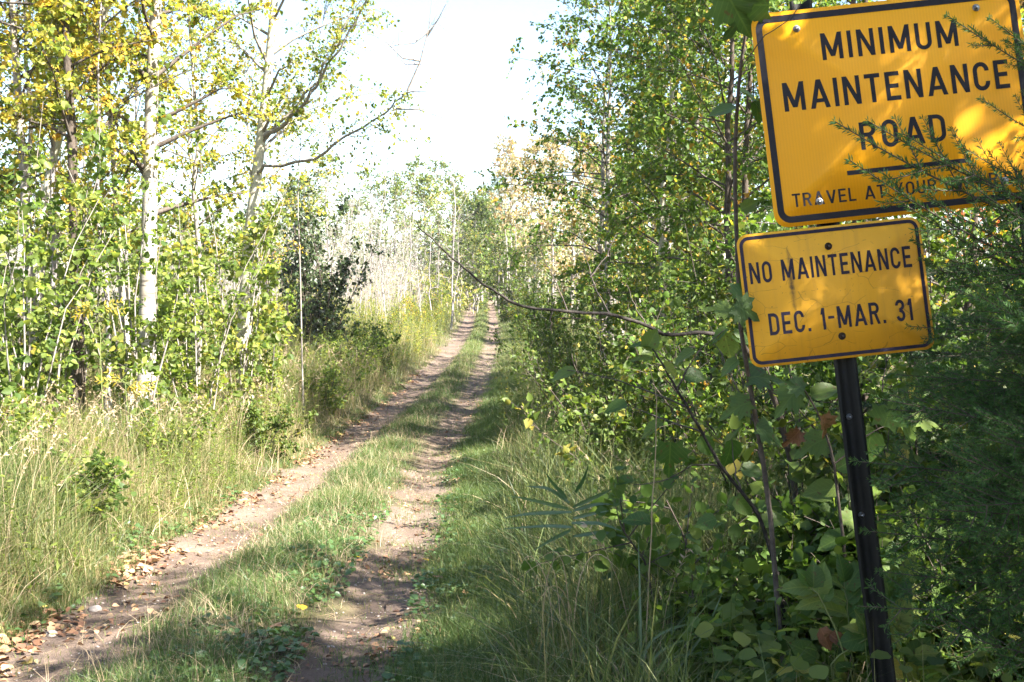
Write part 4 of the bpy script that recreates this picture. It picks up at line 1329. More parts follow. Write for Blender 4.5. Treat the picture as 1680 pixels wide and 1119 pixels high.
def bough(root, k, a, b, normal, mat=None, name='bough'):
    """bough k from a to b, in the plane of the given normal; parent's space is world-aligned at its base"""
    a, b = Vector(a), Vector(b)
    y = (b - a)
    L = y.length
    y.normalize()
    x = y.cross(Vector(normal)).normalized()
    z = x.cross(y)
    m = Matrix((x, y, z)).transposed().to_4x4()
    wm, nm = BG[k]
    o = put(name, wm, None, root)
    o.matrix_local = Matrix.Translation(a - root.location) @ m @ Matrix.Scale(L, 4)
    n = put('needles', nm, None, o, stuff=True)
    if mat:
        n.material_slots[0].link = 'OBJECT'
        n.material_slots[0].material = mat
    return o


SP = G(2.12, 3.55, -0.05)
spruce = thing('spruce_tree', SP, 'young spruce whose needled twigs reach across the large amber sign', 'tree')
mb = MB()
tk = np.array([(0, 0, 0), (0.02, 0.01, 1), (0.0, -0.01, 2), (0.03, 0, 3), (0.02, 0.02, 4.2)])
tube(mb, tk, [0.055, 0.045, 0.033, 0.02, 0.006], 8)
put('trunk', mb.mesh('trunk', True), M['dark_bark'], spruce)


def trunk_at(z):
    return SP + Vector((0.01, 0, z - SP.z))


# boughs whose tips show against the signs: (tip px, py, depth)
tips = [(1356, 216, 3.62), (1378, 286, 3.60), (1412, 214, 3.66), (1446, 160, 3.9), (1466, 232, 3.58), (1540, 46, 3.60), (1592, 172, 3.5), (1606, 48, 3.45), (1500, 330, 3.5), (1440, 336, 3.62),
        (1492, 404, 3.8), (1505, 440, 3.85), (1552, 300, 3.4), (1634, 84, 3.4), (1562, 250, 3.55)]
for i, (px, py, d) in enumerate(tips):
    if (px, py) == (1446, 160):
        continue
    b = P(px, py, d)
    L = (trunk_at(b.z) - b).length
    bough(spruce, 3 + i % 2, trunk_at(b.z - 0.45 * L), b, (0.1, -0.75, 0.6))
for i, (px, py, d) in enumerate(((1398, 792, 3.7), (1432, 812, 3.7), (1455, 690, 3.75), (1415, 905, 3.7), (1470, 640, 3.8), (1400, 1010, 3.65), (1440, 970, 3.7), (1490, 560, 3.85), (1440, 860, 3.8))):
    b = P(px, py, d)
    L = (trunk_at(b.z) - b).length
    bough(spruce, i % 3, trunk_at(b.z + 0.02 * L), b, (0.1, -0.5, 0.85))
r_ = np.random.default_rng(5)
for i in range(18):
    py = 480 + 560 * (i + r_.random()) / 18
    px = r_.uniform(1430, 1640) if py > 620 else r_.uniform(1535, 1660)
    d = r_.uniform(3.0, 4.15)
    b = P(px, py, d)
    L = (trunk_at(b.z) - b).length
    bough(spruce, i % 3, trunk_at(b.z + r_.uniform(-0.25, 0.15) * L), b, (r_.normal(0, .2), -0.4, 0.9))
for i in range(16):
    z = r_.uniform(0.3, 3.9)
    az = r_.uniform(-1.9, 1.4)
    L = 1.05 * (1 - z / 4.6) + 0.15
    a = trunk_at(z)
    bough(spruce, i % 3, a, a + Vector((math.cos(az) * L, math.sin(az) * L, 0.22 * L)), (0, 0, 1))


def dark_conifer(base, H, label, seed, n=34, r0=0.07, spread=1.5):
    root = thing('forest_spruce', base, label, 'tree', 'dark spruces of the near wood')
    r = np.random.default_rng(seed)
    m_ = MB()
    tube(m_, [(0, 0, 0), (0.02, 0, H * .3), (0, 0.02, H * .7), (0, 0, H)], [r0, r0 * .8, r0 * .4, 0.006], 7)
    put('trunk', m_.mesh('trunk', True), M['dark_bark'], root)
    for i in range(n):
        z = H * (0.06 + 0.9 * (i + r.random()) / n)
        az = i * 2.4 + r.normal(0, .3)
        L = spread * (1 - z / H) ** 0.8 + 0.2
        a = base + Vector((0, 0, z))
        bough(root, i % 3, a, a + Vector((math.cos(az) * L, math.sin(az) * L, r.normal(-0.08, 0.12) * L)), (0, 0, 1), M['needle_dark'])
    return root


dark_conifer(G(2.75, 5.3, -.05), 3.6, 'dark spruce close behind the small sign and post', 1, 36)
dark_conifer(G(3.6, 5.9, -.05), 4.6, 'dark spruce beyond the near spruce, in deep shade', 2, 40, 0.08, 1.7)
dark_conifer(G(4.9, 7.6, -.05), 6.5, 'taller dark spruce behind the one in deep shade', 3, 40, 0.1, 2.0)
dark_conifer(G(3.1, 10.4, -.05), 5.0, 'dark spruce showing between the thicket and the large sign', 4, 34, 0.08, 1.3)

# ------------------------------------------------------------------ grass, weeds, litter


def blades(mb, x, y, h, w, lean, tint, seg=3, r=rng, z0=None):
    n = len(x)
    z = (ground_z(x, y) if z0 is None else z0) - 0.012
    az = r.uniform(0, 2 * math.pi, n)
    wa = r.uniform(0, 2 * math.pi, n)
    t = np.linspace(0, 1, seg + 1)[None]
    bend = lean[:, None] * h[:, None] * t ** 2
    px = x[:, None] + np.cos(az)[:, None] * bend
    py = y[:, None] + np.sin(az)[:, None] * bend
    pz = z[:, None] + h[:, None] * (t - 0.32 * np.minimum(lean, 1.9)[:, None] * t ** 2.4)
    c = np.stack([px, py, pz], -1)
    ww = (w[:, None] * (1 - t[:, :-1]) ** 0.6)
    wv = np.stack([np.cos(wa), np.sin(wa), np.zeros(n)], -1)[:, None] * ww[..., None] * 0.5
    body = np.stack([c[:, :-1] - wv, c[:, :-1] + wv], 2).reshape(n, -1, 3)
    V = np.concatenate([body, c[:, -1:]], 1)
    k = 2 * seg + 1
    o = (np.arange(n) * k)[:, None]
    q = [o + np.array([[2 * i, 2 * i + 1, 2 * i + 3, 2 * i + 2]]) for i in range(seg - 1)]
    tr = o + np.array([[2 * seg - 2, 2 * seg - 1, 2 * seg]])
    mb.add(V.reshape(-1, 3), tr, np.concatenate(q) if q else None, np.repeat(tint, k))


def patch_noise(x, y, s=1.0, ph=0.0):
    return (np.sin(x * 2.3 * s + ph) * np.sin(y * 1.9 * s + ph * 2) + np.sin(x * 5.1 * s + y * 3.7 * s + ph) * 0.6 + np.sin(x * 0.9 * s - y * 1.3 * s + 2 * ph) * 0.8) / 2.4


def logy(n, a, b, p=1.0):
    u = rng.random(n)
    return a * (b / a) ** (u ** p)


def grow_left(n, y0, y1, s0, s1, seg, wmul, name):
    y = logy(n, y0, y1)
    s = s0 + (s1 - s0) * rng.random(n) ** 1.25
    x = xl(y) - s
    pn = patch_noise(x, y, 1.0, 0.7)
    keep = rng.random(n) < 0.72 + 0.4 * pn
    x, y, s, pn = x[keep], y[keep], s[keep], pn[keep]
    m = len(x)
    h = (0.10 + (0.50 + 0.30 * sst(12, 18, y)) * sst(0.34, 0.95, s)) * (1 + 0.55 * pn) * rng.uniform(0.45, 1.25, m)
    w = rng.uniform(0.0018, 0.0065, m) * wmul * (1 + y / 26)
    lean = np.abs(rng.normal(0.5, 0.6, m))
    tint = np.clip(0.42 + 0.26 * patch_noise(x, y, 0.9, 2.1) + rng.normal(0, 0.19, m), 0, 1)
    mb = MB()
    blades(mb, x, y, h, w, lean, tint, seg)
    tag(mb.build(name, M['grass'], stuff=True), kind='stuff')


grow_left(92000, 4.6, 13, 0.30, 5.2, 3, 1.0, 'tall_grass')
grow_left(46000, 13, 44, 0.32, 7.0, 2, 1.0, 'tall_grass')
grow_left(30000, 44, 120, 0.30, 16.0, 2, 1.3, 'tall_grass')


def grow_right(n, y0, y1, r0, r1, seg, wmul, name):
    y = logy(n, y0, y1)
    s = r0 + (r1 - r0) * rng.random(n) ** 1.15
    x = xr(y) + s
    pn = patch_noise(x, y, 1.2, 1.9)
    keep = (rng.random(n) < 0.7 + 0.4 * pn) & ~((x > 0.62) & (y < 5.0) & (rng.random(n) < 0.93))
    x, y, s, pn = x[keep], y[keep], s[keep], pn[keep]
    m = len(x)
    h = (0.14 + 0.48 * sst(0.55, 1.4, s)) * (1 + 0.5 * pn) * rng.uniform(0.4, 1.25, m)
    w = rng.uniform(0.002, 0.0068, m) * wmul * (1 + y / 26)
    lean = np.abs(rng.normal(0.5, 0.45, m))
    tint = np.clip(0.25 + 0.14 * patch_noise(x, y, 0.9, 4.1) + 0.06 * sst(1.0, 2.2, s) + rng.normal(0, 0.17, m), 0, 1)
    mb = MB()
    blades(mb, x, y, h, w, lean, tint, seg)
    tag(mb.build(name, M['grass'], stuff=True), kind='stuff')


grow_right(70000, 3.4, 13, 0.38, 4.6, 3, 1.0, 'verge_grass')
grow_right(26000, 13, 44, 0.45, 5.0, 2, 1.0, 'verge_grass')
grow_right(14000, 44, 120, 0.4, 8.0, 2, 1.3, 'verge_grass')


def turf(n, y0, y1, centre, half, hmax, name, wmul=1.0, thin=0.55, mat='turf', tb=0.38):
    y = logy(n, y0, y1)
    u = rng.uniform(-1, 1, n)
    x = xl(y) + centre + u * half
    pn = patch_noise(x, y, 1.6, 0.3)
    keep = rng.random(n) < (thin + 0.5 * pn + 0.25) * (1 - 0.75 * np.abs(u) ** 2.5)
    x, y, u, pn = x[keep], y[keep], u[keep], pn[keep]
    m = len(x)
    h = hmax * (1 - 0.75 * u ** 2) * (1 + 0.55 * pn) * rng.uniform(0.35, 1.2, m) + 0.015
    w = rng.uniform(0.0022, 0.005, m) * wmul * (1 + y / 24)
    lean = np.abs(rng.normal(0.55, 0.4, m))
    tint = np.clip(tb + 0.17 * patch_noise(x, y, 1.1, 3.3) + rng.normal(0, 0.17, m), 0, 1)
    mb = MB()
    blades(mb, x, y, h, w, lean, tint, 2)
    tag(mb.build(name, M[mat], stuff=True), kind='stuff')


turf(52000, 4.6, 30, 0.76, 0.50, 0.15, 'median_grass', thin=0.34)
turf(14000, 30, 130, 0.76, 0.44, 0.20, 'median_grass', 1.4, 0.8, tb=0.6)
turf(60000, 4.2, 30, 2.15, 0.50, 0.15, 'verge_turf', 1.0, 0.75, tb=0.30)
turf(9000, 30, 120, 2.1, 0.45, 0.2, 'verge_turf', 1.4, 0.8, tb=0.5)
turf(26000, 4.6, 30, -0.42, 0.22, 0.10, 'edge_turf', 1.0, 0.45)
turf(16000, 4.6, 60, 0.0, 0.45, 0.055, 'track_turf', 1.0, 0.05, tb=0.55)
turf(34000, 4.6, 60, 1.68, 0.50, 0.07, 'track_turf', 1.0, 0.22, tb=0.45)

# dry bent straw standing and lying among the green
n = 9000
y = logy(n, 3.6, 26)
side = rng.random(n) < 0.72
x = np.where(side, xl(y) - rng.uniform(0.35, 4.5, n), xr(y) + rng.uniform(0.8, 3.6, n))
mb = MB()
blades(mb, x, y, rng.uniform(0.12, 0.6, n), rng.uniform(0.0018, 0.0055, n) * (1 + y / 26), np.abs(rng.normal(1.0, 0.6, n)), rng.random(n), 4)
mb.build('withered_grass', M['straw'], stuff=True)
n = 7000
y = logy(n, 4.6, 40)
x = xl(y) + 0.76 + rng.normal(0, 0.26, n)
mb = MB()
blades(mb, x, y, rng.uniform(0.05, 0.24, n), rng.uniform(0.0014, 0.0032, n) * (1 + y / 24), np.abs(rng.normal(0.9, 0.7, n)), rng.random(n), 3)
mb.build('withered_grass', M['straw'], stuff=True)

n = 2600
y = logy(n, 3.8, 9.5)
x = xr(y) + rng.uniform(0.75, 2.6, n)
_k = ~((x > 0.6) & (y < 5.0))
x, y = x[_k], y[_k]
n = len(x)
mb = MB()
blades(mb, x, y, rng.uniform(0.35, 0.95, n), rng.uniform(0.004, 0.010, n), np.abs(rng.normal(0.8, 0.5, n)), np.clip(rng.normal(0.22, 0.2, n), 0, 1), 5)
mb.build('verge_grass', M['grass'], stuff=True)

# grass stalks with drooping plumes
def plumes(n, y0, y1, sfun, name, hh=(0.7, 1.15), mat='straw', pl=0.02):
    y = logy(n, y0, y1)
    x = sfun(y, n)
    keep = patch_noise(x, y, 0.8, 5.0) + rng.normal(0, 0.3, n) > 0.0
    x, y = x[keep], y[keep]
    n = len(x)
    z = ground_z(x, y)
    h = rng.uniform(*hh, n)
    a = rng.uniform(0, 6.28, n)
    ln = rng.uniform(0.15, 0.5, n)
    t = np.linspace(0, 1, 6)[None]
    c = np.stack([x[:, None] + np.cos(a)[:, None] * (ln * h)[:, None] * t ** 2.2, y[:, None] + np.sin(a)[:, None] * (ln * h)[:, None] * t ** 2.2, z[:, None] + h[:, None] * (t - 0.18 * t ** 3)], -1)
    mb = MB()
    tubes(mb, c, (np.linspace(0.0016, 0.0007, 6)[None] * (1 + y / 18)[:, None]), 3, 0.45)
    m = 16
    tt = rng.uniform(0.74, 1.0, (n, m)) * 5
    i = np.minimum(tt.astype(int), 4)
    w = (tt - i)[..., None]
    idx = np.arange(n)[:, None]
    lp = c[idx, i] * (1 - w) + c[idx, i + 1] * w
    d = unit(c[:, -1] - c[:, -2])[:, None, :] + rng.normal(0, 0.45, (n, m, 3)) + np.array([0, 0, -0.35])
    leaves(mb, lp.reshape(-1, 3), d.reshape(-1, 3), (pl * rng.uniform(0.6, 1.6, (n, m)) * (1 + y / 30)[:, None]).ravel(), np.repeat(rng.uniform(0.2, 0.9, n), m), LEAFN)
    mb.build(name, M[mat], stuff=True)


plumes(2300, 5.0, 26, lambda y, n: xl(y) - rng.uniform(0.7, 4.6, n), 'seed_heads')
plumes(160, 4.2, 20, lambda y, n: xr(y) + rng.uniform(1.2, 3.0, n), 'seed_heads', (0.45, 0.85))

# leafy weeds: goldenrod stems on the bank, low broad leaves underfoot
def weeds(n, y0, y1, sfun, name, h0, h1, mat, ls, per=16, seed=3, tint=0.45, tmpl=LEAFN):
    r = np.random.default_rng(seed)
    y = logy(n, y0, y1)
    x = sfun(y, n)
    keep = patch_noise(x, y, 0.55, seed) + r.normal(0, 0.35, n) > -0.1
    x, y = x[keep], y[keep]
    n = len(x)
    z = ground_z(x, y)
    h = r.uniform(h0, h1, n)
    d = r.normal(0, 0.13, (n, 3))
    d[:, 2] = 1
    b = np.stack([x, y, z], 1)
    t = np.linspace(0, 1, 4)
    c = b[:, None] + d[:, None] * (h[:, None] * t)[..., None]
    mb = MB()
    tubes(mb, c, np.linspace(0.003, 0.0012, 4)[None] * np.ones((n, 1)), 3, 0.75)
    tt = r.uniform(0.15, 1.02, (n, per))
    lp = b[:, None] + d[:, None] * (h[:, None] * tt)[..., None]
    a = r.uniform(0, 6.28, (n, per))
    tip = np.stack([np.cos(a), np.sin(a), r.normal(0.15, 0.4, (n, per))], -1)
    leaves(mb, lp.reshape(-1, 3), tip.reshape(-1, 3), (ls * r.uniform(0.5, 1.2, (n, per)) * (1.15 - 0.5 * tt)).ravel(), np.clip(tint + np.repeat(r.normal(0, 0.16, n), per) + r.normal(0, 0.1, n * per), 0, 1), tmpl, r)
    mb.build(name, M[mat], stuff=True)


weeds(3000, 4.8, 16, lambda y, n: xl(y) - rng.uniform(0.42, 4.6, n), 'weeds', 0.15, 0.75, 'leaf_hazel', 0.06, seed=3)
weeds(1500, 15, 34, lambda y, n: xl(y) - rng.uniform(0.6, 5.5, n), 'weeds', 0.5, 1.15, 'leaf_hazel', 0.09, seed=4, tint=0.5)
weeds(3200, 32, 74, lambda y, n: xl(y) - rng.uniform(0.6, 12.0, n), 'weeds', 0.6, 1.3, 'leaf_aspen', 0.12, seed=6, tint=0.55)
weeds(3000, 4.0, 16, lambda y, n: xr(y) + rng.uniform(1.3, 5.2, n), 'weeds', 0.15, 0.65, 'leaf_near', 0.062, seed=5, tmpl=LEAF6, per=14)
weeds(900, 16, 60, lambda y, n: xr(y) + rng.uniform(0.8, 4.0, n), 'weeds', 0.4, 1.1, 'leaf_thicket', 0.09, seed=8, tint=0.6)


def broad(n, xf, y0, y1, size, hmax, name, mat='clover', th=0.0, seed=1, tmpl=LEAF6):
    r = np.random.default_rng(seed)
    y = logy(n, y0, y1)
    x = xf(y, n)
    keep = patch_noise(x, y, 2.2, seed * 1.7) + r.normal(0, 0.25, n) > th
    x, y = x[keep], y[keep]
    n = len(x)
    z = ground_z(x, y) + r.uniform(0.012, hmax, n)
    a = r.uniform(0, 6.28, n)
    tip = np.stack([np.cos(a), np.sin(a), r.normal(0.1, 0.3, n)], 1)
    mb = MB()
    leaves(mb, np.stack([x, y, z], 1), tip, size * r.uniform(0.5, 1.2, n), np.clip(r.normal(0.5, 0.25, n), 0, 1), tmpl, r, up=1.6, rand=0.6)
    mb.build(name, M[mat], stuff=True)


broad(2200, lambda y, n: xl(y) + rng.uniform(0.6, 1.25, n), 4.9, 11, 0.048, 0.06, 'ground_cover', th=-0.1, seed=2)
broad(2600, lambda y, n: xr(y) + rng.uniform(0.15, 0.75, n), 4.6, 16, 0.045, 0.07, 'ground_cover', th=0.1, seed=3)
broad(1500, lambda y, n: xl(y) - rng.uniform(0.25, 0.8, n), 4.9, 14, 0.05, 0.09, 'ground_cover', th=0.2, seed=4)
broad(2200, lambda y, n: rng.uniform(0.7, 2.6, n), 3.4, 5.2, 0.075, 0.42, 'ground_cover', mat='leaf_hazel', th=-0.2, seed=11, tmpl=OVAL)
broad(6000, lambda y, n: xr(y) + rng.uniform(2.2, 6.5, n), 4.6, 14, 0.07, 0.30, 'ground_cover', mat='leaf_near', th=-0.3, seed=5)


def litter(n, xf, y0, y1, size, name, th=-9, seed=1):
    r = np.random.default_rng(seed)
    y = logy(n, y0, y1)
    x = xf(y, n)
    keep = patch_noise(x, y, 1.8, seed) + r.normal(0, 0.3, n) > th
    x, y = x[keep], y[keep]
    n = len(x)
    a = r.uniform(0, 6.28, n)
    tip = np.stack([np.cos(a), np.sin(a), r.normal(0.05, 0.25, n)], 1)
    mb = MB()
    leaves(mb, np.stack([x, y, ground_z(x, y) + r.uniform(0.008, 0.03, n)], 1), tip, size * r.uniform(0.45, 1.3, n), r.random(n), LEAF6, r, up=1.5, rand=0.55)
    mb.build(name, M['litter'], stuff=True)


litter(5200, lambda y, n: xl(y) - 0.30 + rng.normal(0, 0.13, n), 4.6, 34, 0.052, 'fallen_leaves', th=0.05, seed=6)
litter(1500, lambda y, n: xl(y) + rng.uniform(-0.4, 0.4, n), 4.6, 30, 0.04, 'fallen_leaves', th=0.25, seed=7)
litter(2200, lambda y, n: xr(y) + rng.normal(0.15, 0.3, n), 4.4, 30, 0.042, 'fallen_leaves', th=0.2, seed=8)
litter(6000, lambda y, n: xr(y) + rng.uniform(1.6, 8.0, n), 4.2, 18, 0.06, 'fallen_leaves', th=-0.3, seed=9)
# crumbs of soil, twigs and cut straw on the tracks
mb = MB()
n = 1500
y = logy(n, 4.8, 22)
x = np.where(rng.random(n) < .5, xl(y), xr(y)) + rng.normal(0, 0.22, n)
a = rng.uniform(0, 6.28, n)
L = rng.uniform(0.03, 0.16, n)
p0 = np.stack([x, y, ground_z(x, y) + 0.008], 1)
d = np.stack([np.cos(a), np.sin(a), rng.normal(0, 0.06, n)], 1) * L[:, None]
tubes(mb, np.stack([p0 - d / 2, p0 + rng.normal(0, .004, (n, 3)), p0 + d / 2], 1), np.full((1, 3), 0.0013), 3, rng.random())
mb.build('straw_bits', M['straw'], stuff=True)


def pebble(mb, c, s, r):
    k = 6
    a = np.arange(k) * 2 * math.pi / k
    v = []
    for z, q in ((-0.5, 0.8), (0.15, 1.0), (0.55, 0.6)):
        for t in a:
            e = r.uniform(0.8, 1.2)
            v.append((math.cos(t) * q * e, math.sin(t) * q * e * 0.75, z * r.uniform(0.8, 1.2)))
    v.append((0, 0, 0.72))
    an = r.uniform(0, 6.28)
    R2 = np.array([[math.cos(an), -math.sin(an), 0], [math.sin(an), math.cos(an), 0], [0, 0, 0.6]])
    q = [[b * k + i, b * k + (i + 1) % k, (b + 1) * k + (i + 1) % k, (b + 1) * k + i] for b in range(2) for i in range(k)]
    t = [[2 * k + i, 2 * k + (i + 1) % k, 3 * k] for i in range(k)]
    mb.add(np.array(v) @ R2.T * s + np.array(c), t, q)


mb = MB()
n = 1400
y = logy(n, 4.8, 18)
x = np.where(rng.random(n) < .5, xl(y), xr(y)) + rng.normal(0, 0.18, n)
for i in range(n):
    pebble(mb, (x[i], y[i], float(ground_z(x[i], y[i])) + 0.003), rng.uniform(0.003, 0.011), rng)
mb.build('gravel', M['dirt_clod'], stuff=True)

# ------------------------------------------------------------------ single things on the ground
def on_ground(px, py):
    """where the ground shows at a photo pixel"""
    lo, hi = 2.0, 120.0
    for _ in range(60):
        mid = 0.5 * (lo + hi)
        p = P(px, py, mid)
        if p.z > float(ground_z(p.x, p.y)):
            lo = mid
        else:
            hi = mid
    p = P(px, py, lo)
    return G(p.x, p.y)


for px, py, s, lab in ((156, 1006, 0.052, 'pale pinkish stone at the leafy edge of the bare track'), (84, 1044, 0.04, 'grey stone at the leafy edge, nearer than the pale pinkish one')):
    mb = MB()
    pebble(mb, (0, 0, 0.4 * s), s, rng)
    o = mb.build('stone', M['dirt_clod'])
    o.location = on_ground(px, py)
    tag(o, lab, 'stone', 'stones beside the track')
LM = leaf_mesh('fallen_leaf', OVAL, 1.0)
MM = leaf_mesh('fallen_maple_leaf', MAPLE, 1.0)
for px, py, s, me, mat, lab, rz in ((497, 1014, 0.075, LM, 'leaf_yellow', 'single yellow leaf lying on the grassy strip between the tracks', 0.4), (592, 925, 0.06, LM, 'leaf_yellow', 'small yellow leaf at the edge of the shaded track', 2.0),
                                    (703, 931, 0.06, LM, 'leaf_yellow', 'small yellow leaf among the green leaves beyond the shaded track', 1.0), (474, 1080, 0.085, MM, 'leaf_brown', 'reddish brown maple leaf on the grassy strip', 2.6),
                                    (448, 1040, 0.07, MM, 'leaf_brown', 'rusty curled leaf on the strip near the yellow leaf', 4.0), (725, 960, 0.075, MM, 'leaf_brown', 'brown maple leaf on the verge of the shaded track', 1.2)):
    o = put('fallen_leaf', me, M[mat])
    o.material_slots[0].link = 'OBJECT'
    o.material_slots[0].material = M[mat]
    o.location = on_ground(px, py) + Vector((0, 0, 0.045))
    o.rotation_euler = (0.25, 0.15, rz)
    o.scale = (s, s, s)
    tag(o, lab, 'leaf', 'notable fallen leaves')

# ------------------------------------------------------------------ plants close to the camera


def serrate(seed, wid, curl, fold, rows=8):
    r = np.random.default_rng(seed)
    v, q = [], []
    for i in range(rows + 1):
        t = i / rows
        w = wid * (math.sin(math.pi * min(1, 0.06 + 0.94 * t ** 0.8)) ** 0.75) * (1.0 + (0.07 if i % 2 else -0.05) + r.normal(0, 0.03))
        for j, f in enumerate((-1, -0.5, 0, 0.5, 1)):
            v.append((f * w + 0.05 * math.sin(t * 3 + seed), t - 0.04 * abs(f) * (1 if i % 2 else -1), fold * abs(f) * w - curl * t * t + 0.02 * math.sin(7 * t + 2 * f + seed) * abs(f)))
    for i in range(rows):
        for j in range(4):
            a = i * 5 + j
            q.append((a, a + 1, a + 6, a + 5))
    mb = MB()
    mb.add(v, None, q, 0.4 + 0.2 * r.random())
    return mb.mesh('leaf', smooth=True)


NEAR_OVALS = [serrate(1, .36, .16, .35), serrate(2, .30, .30, .5), serrate(3, .40, .08, .2), serrate(4, .33, .42, .3)]
NEAR_OVAL = NEAR_OVALS[0]
NEAR_MAPLE = leaf_mesh('leaf', MAPLE, 1.0, 0.25)
NEAR_DRY = leaf_mesh('leaf', (MAPLE[0] * np.array([0.7, 1, 1]) + np.array([[0, 0, 0.9]]) * (MAPLE[0][:, :1] ** 2), MAPLE[1]), 1.0, 0.5)


def vein_mat(name, stops, trans, spots):
    m = N(name)
    co = m('ShaderNodeTexCoord').outputs['Object']
    sep = m('ShaderNodeSeparateXYZ')
    m.link(co, sep.inputs[0])
    ax = m.math('ABSOLUTE', sep.outputs[0])
    mid = m.math('LESS_THAN', ax, 0.018)
    side = m.math('GREATER_THAN', m.math('SINE', m.math('MULTIPLY', m.math('SUBTRACT', sep.outputs[1], m.math('MULTIPLY', ax, 0.9)), 44.0)), 0.9)
    vein = m.math('MAXIMUM', mid, m.math('MULTIPLY', side, 0.6))
    oi = m('ShaderNodeObjectInfo')
    nz = m.noise(3.2, 4, 0.6, co)
    c = m.ramp(m.math('ADD', m.math('MULTIPLY', nz, 0.5), m.math('MULTIPLY', oi.outputs['Random'], 0.5)), stops)
    c = m.mix(m.math('MULTIPLY', vein, 0.22), c, tuple(x * 1.9 for x in stops[-1][1]))
    sp = m('ShaderNodeTexNoise', noise_dimensions='4D')
    sp.inputs['Scale'].default_value = 7.0
    m.link(co, sp.inputs['Vector'])
    m.link(m.math('MULTIPLY', oi.outputs['Random'], 40.0), sp.inputs['W'])
    c = m.mix(m.math('MULTIPLY', m.math('GREATER_THAN', sp.outputs[0], spots), 0.75), c, (0.09, 0.055, 0.02))
    p = m('ShaderNodeBsdfPrincipled')
    m.link(c, p.inputs['Base Color'])
    p.inputs['Roughness'].default_value = 0.45
    p.inputs['Specular IOR Level'].default_value = 0.3
    bp = m('ShaderNodeBump')
    bp.inputs['Strength'].default_value = 0.5
    bp.inputs['Distance'].default_value = 0.004
    m.link(m.math('SUBTRACT', nz, m.math('MULTIPLY', vein, 0.4)), bp.inputs['Height'])
    m.link(bp.outputs[0], p.inputs['Normal'])
    t = m('ShaderNodeBsdfTranslucent')
    m.link(m.mix(1.0, c, (1.5, 1.55, 0.8), 'MULTIPLY'), t.inputs['Color'])
    mx = m('ShaderNodeMixShader')
    mx.inputs[0].default_value = trans
    m.link(p.outputs[0], mx.inputs[1])
    m.link(t.outputs[0], mx.inputs[2])
    m.link(mx.outputs[0], m.out.inputs[0])
    return m.m


M['v_leaf_near'] = vein_mat('veined_leaf', [(0.2, (0.035, 0.075, 0.016)), (0.5, (0.065, 0.115, 0.024)), (0.8, (0.11, 0.15, 0.03))], 0.42, 0.66)
M['v_leaf_hazel'] = vein_mat('veined_pale_leaf', [(0.2, (0.09, 0.14, 0.03)), (0.5, (0.14, 0.18, 0.04)), (0.8, (0.22, 0.22, 0.05))], 0.5, 0.64)
M['v_leaf_dark'] = vein_mat('veined_dark_leaf', [(0.2, (0.02, 0.05, 0.014)), (0.8, (0.05, 0.085, 0.022))], 0.35, 0.68)
M['v_leaf_brown'] = vein_mat('veined_dead_leaf', [(0.2, (0.09, 0.035, 0.02)), (0.5, (0.16, 0.07, 0.04)), (0.8, (0.22, 0.11, 0.06))], 0.25, 0.60)
M['v_leaf_yellow'] = vein_mat('veined_yellow_leaf', [(0.2, (0.26, 0.22, 0.03)), (0.8, (0.42, 0.30, 0.04))], 0.45, 0.66)
_leaf_no = [0]
NEAR_LANCE = leaf_mesh('leaf', LANCE, 1.0)


def px_leaf(root, px, py, d, length, ang, mat, me=NEAR_OVAL, face=(0.2, -0.8, 0.6), label=None, toward=0.0):
    """a leaf whose base sits at the pixel and whose tip points along ang (degrees, 0 = right, 90 = up) in view"""
    p = P(px, py, d)
    _leaf_no[0] += 1
    if me is NEAR_OVAL:
        me = NEAR_OVALS[_leaf_no[0] * 7 % 4]
    if me is NEAR_MAPLE and mat == 'leaf_brown':
        me = NEAR_DRY
    mat = 'v_' + mat if 'v_' + mat in M else mat
    a = math.radians(ang)
    tip = Vector((math.cos(a), -toward, math.sin(a)))
    o = leaf_part(me, None, root, p - root.location, tip, face, length / F * d)
    if not len(me.materials):
        me.materials.append(M['leaf_near'])
    o.material_slots[0].link = 'OBJECT'
    o.material_slots[0].material = M[mat]
    if label:
        o['label'] = label
    return o


def px_stem(root, pts, r0, r1, mat, name='stem', sides=6):
    mb = MB()
    q = np.array([(P(*p) - root.location)[:] for p in pts])
    s = np.linspace(0, 1, len(q))
    u = np.linspace(0, 1, len(q) * 3)
    qq = np.stack([np.interp(u, s, q[:, i]) for i in range(3)], 1)
    qq[1:-1] = (qq[:-2] + qq[1:-1] * 2 + qq[2:]) / 4
    qq[1:-1] += np.random.default_rng(len(pts)).normal(0, 0.0016, qq[1:-1].shape)
    tube(mb, qq, np.linspace(r0, r1, len(qq)), sides)
    return put(name, mb.mesh(name, True), M[mat], root)


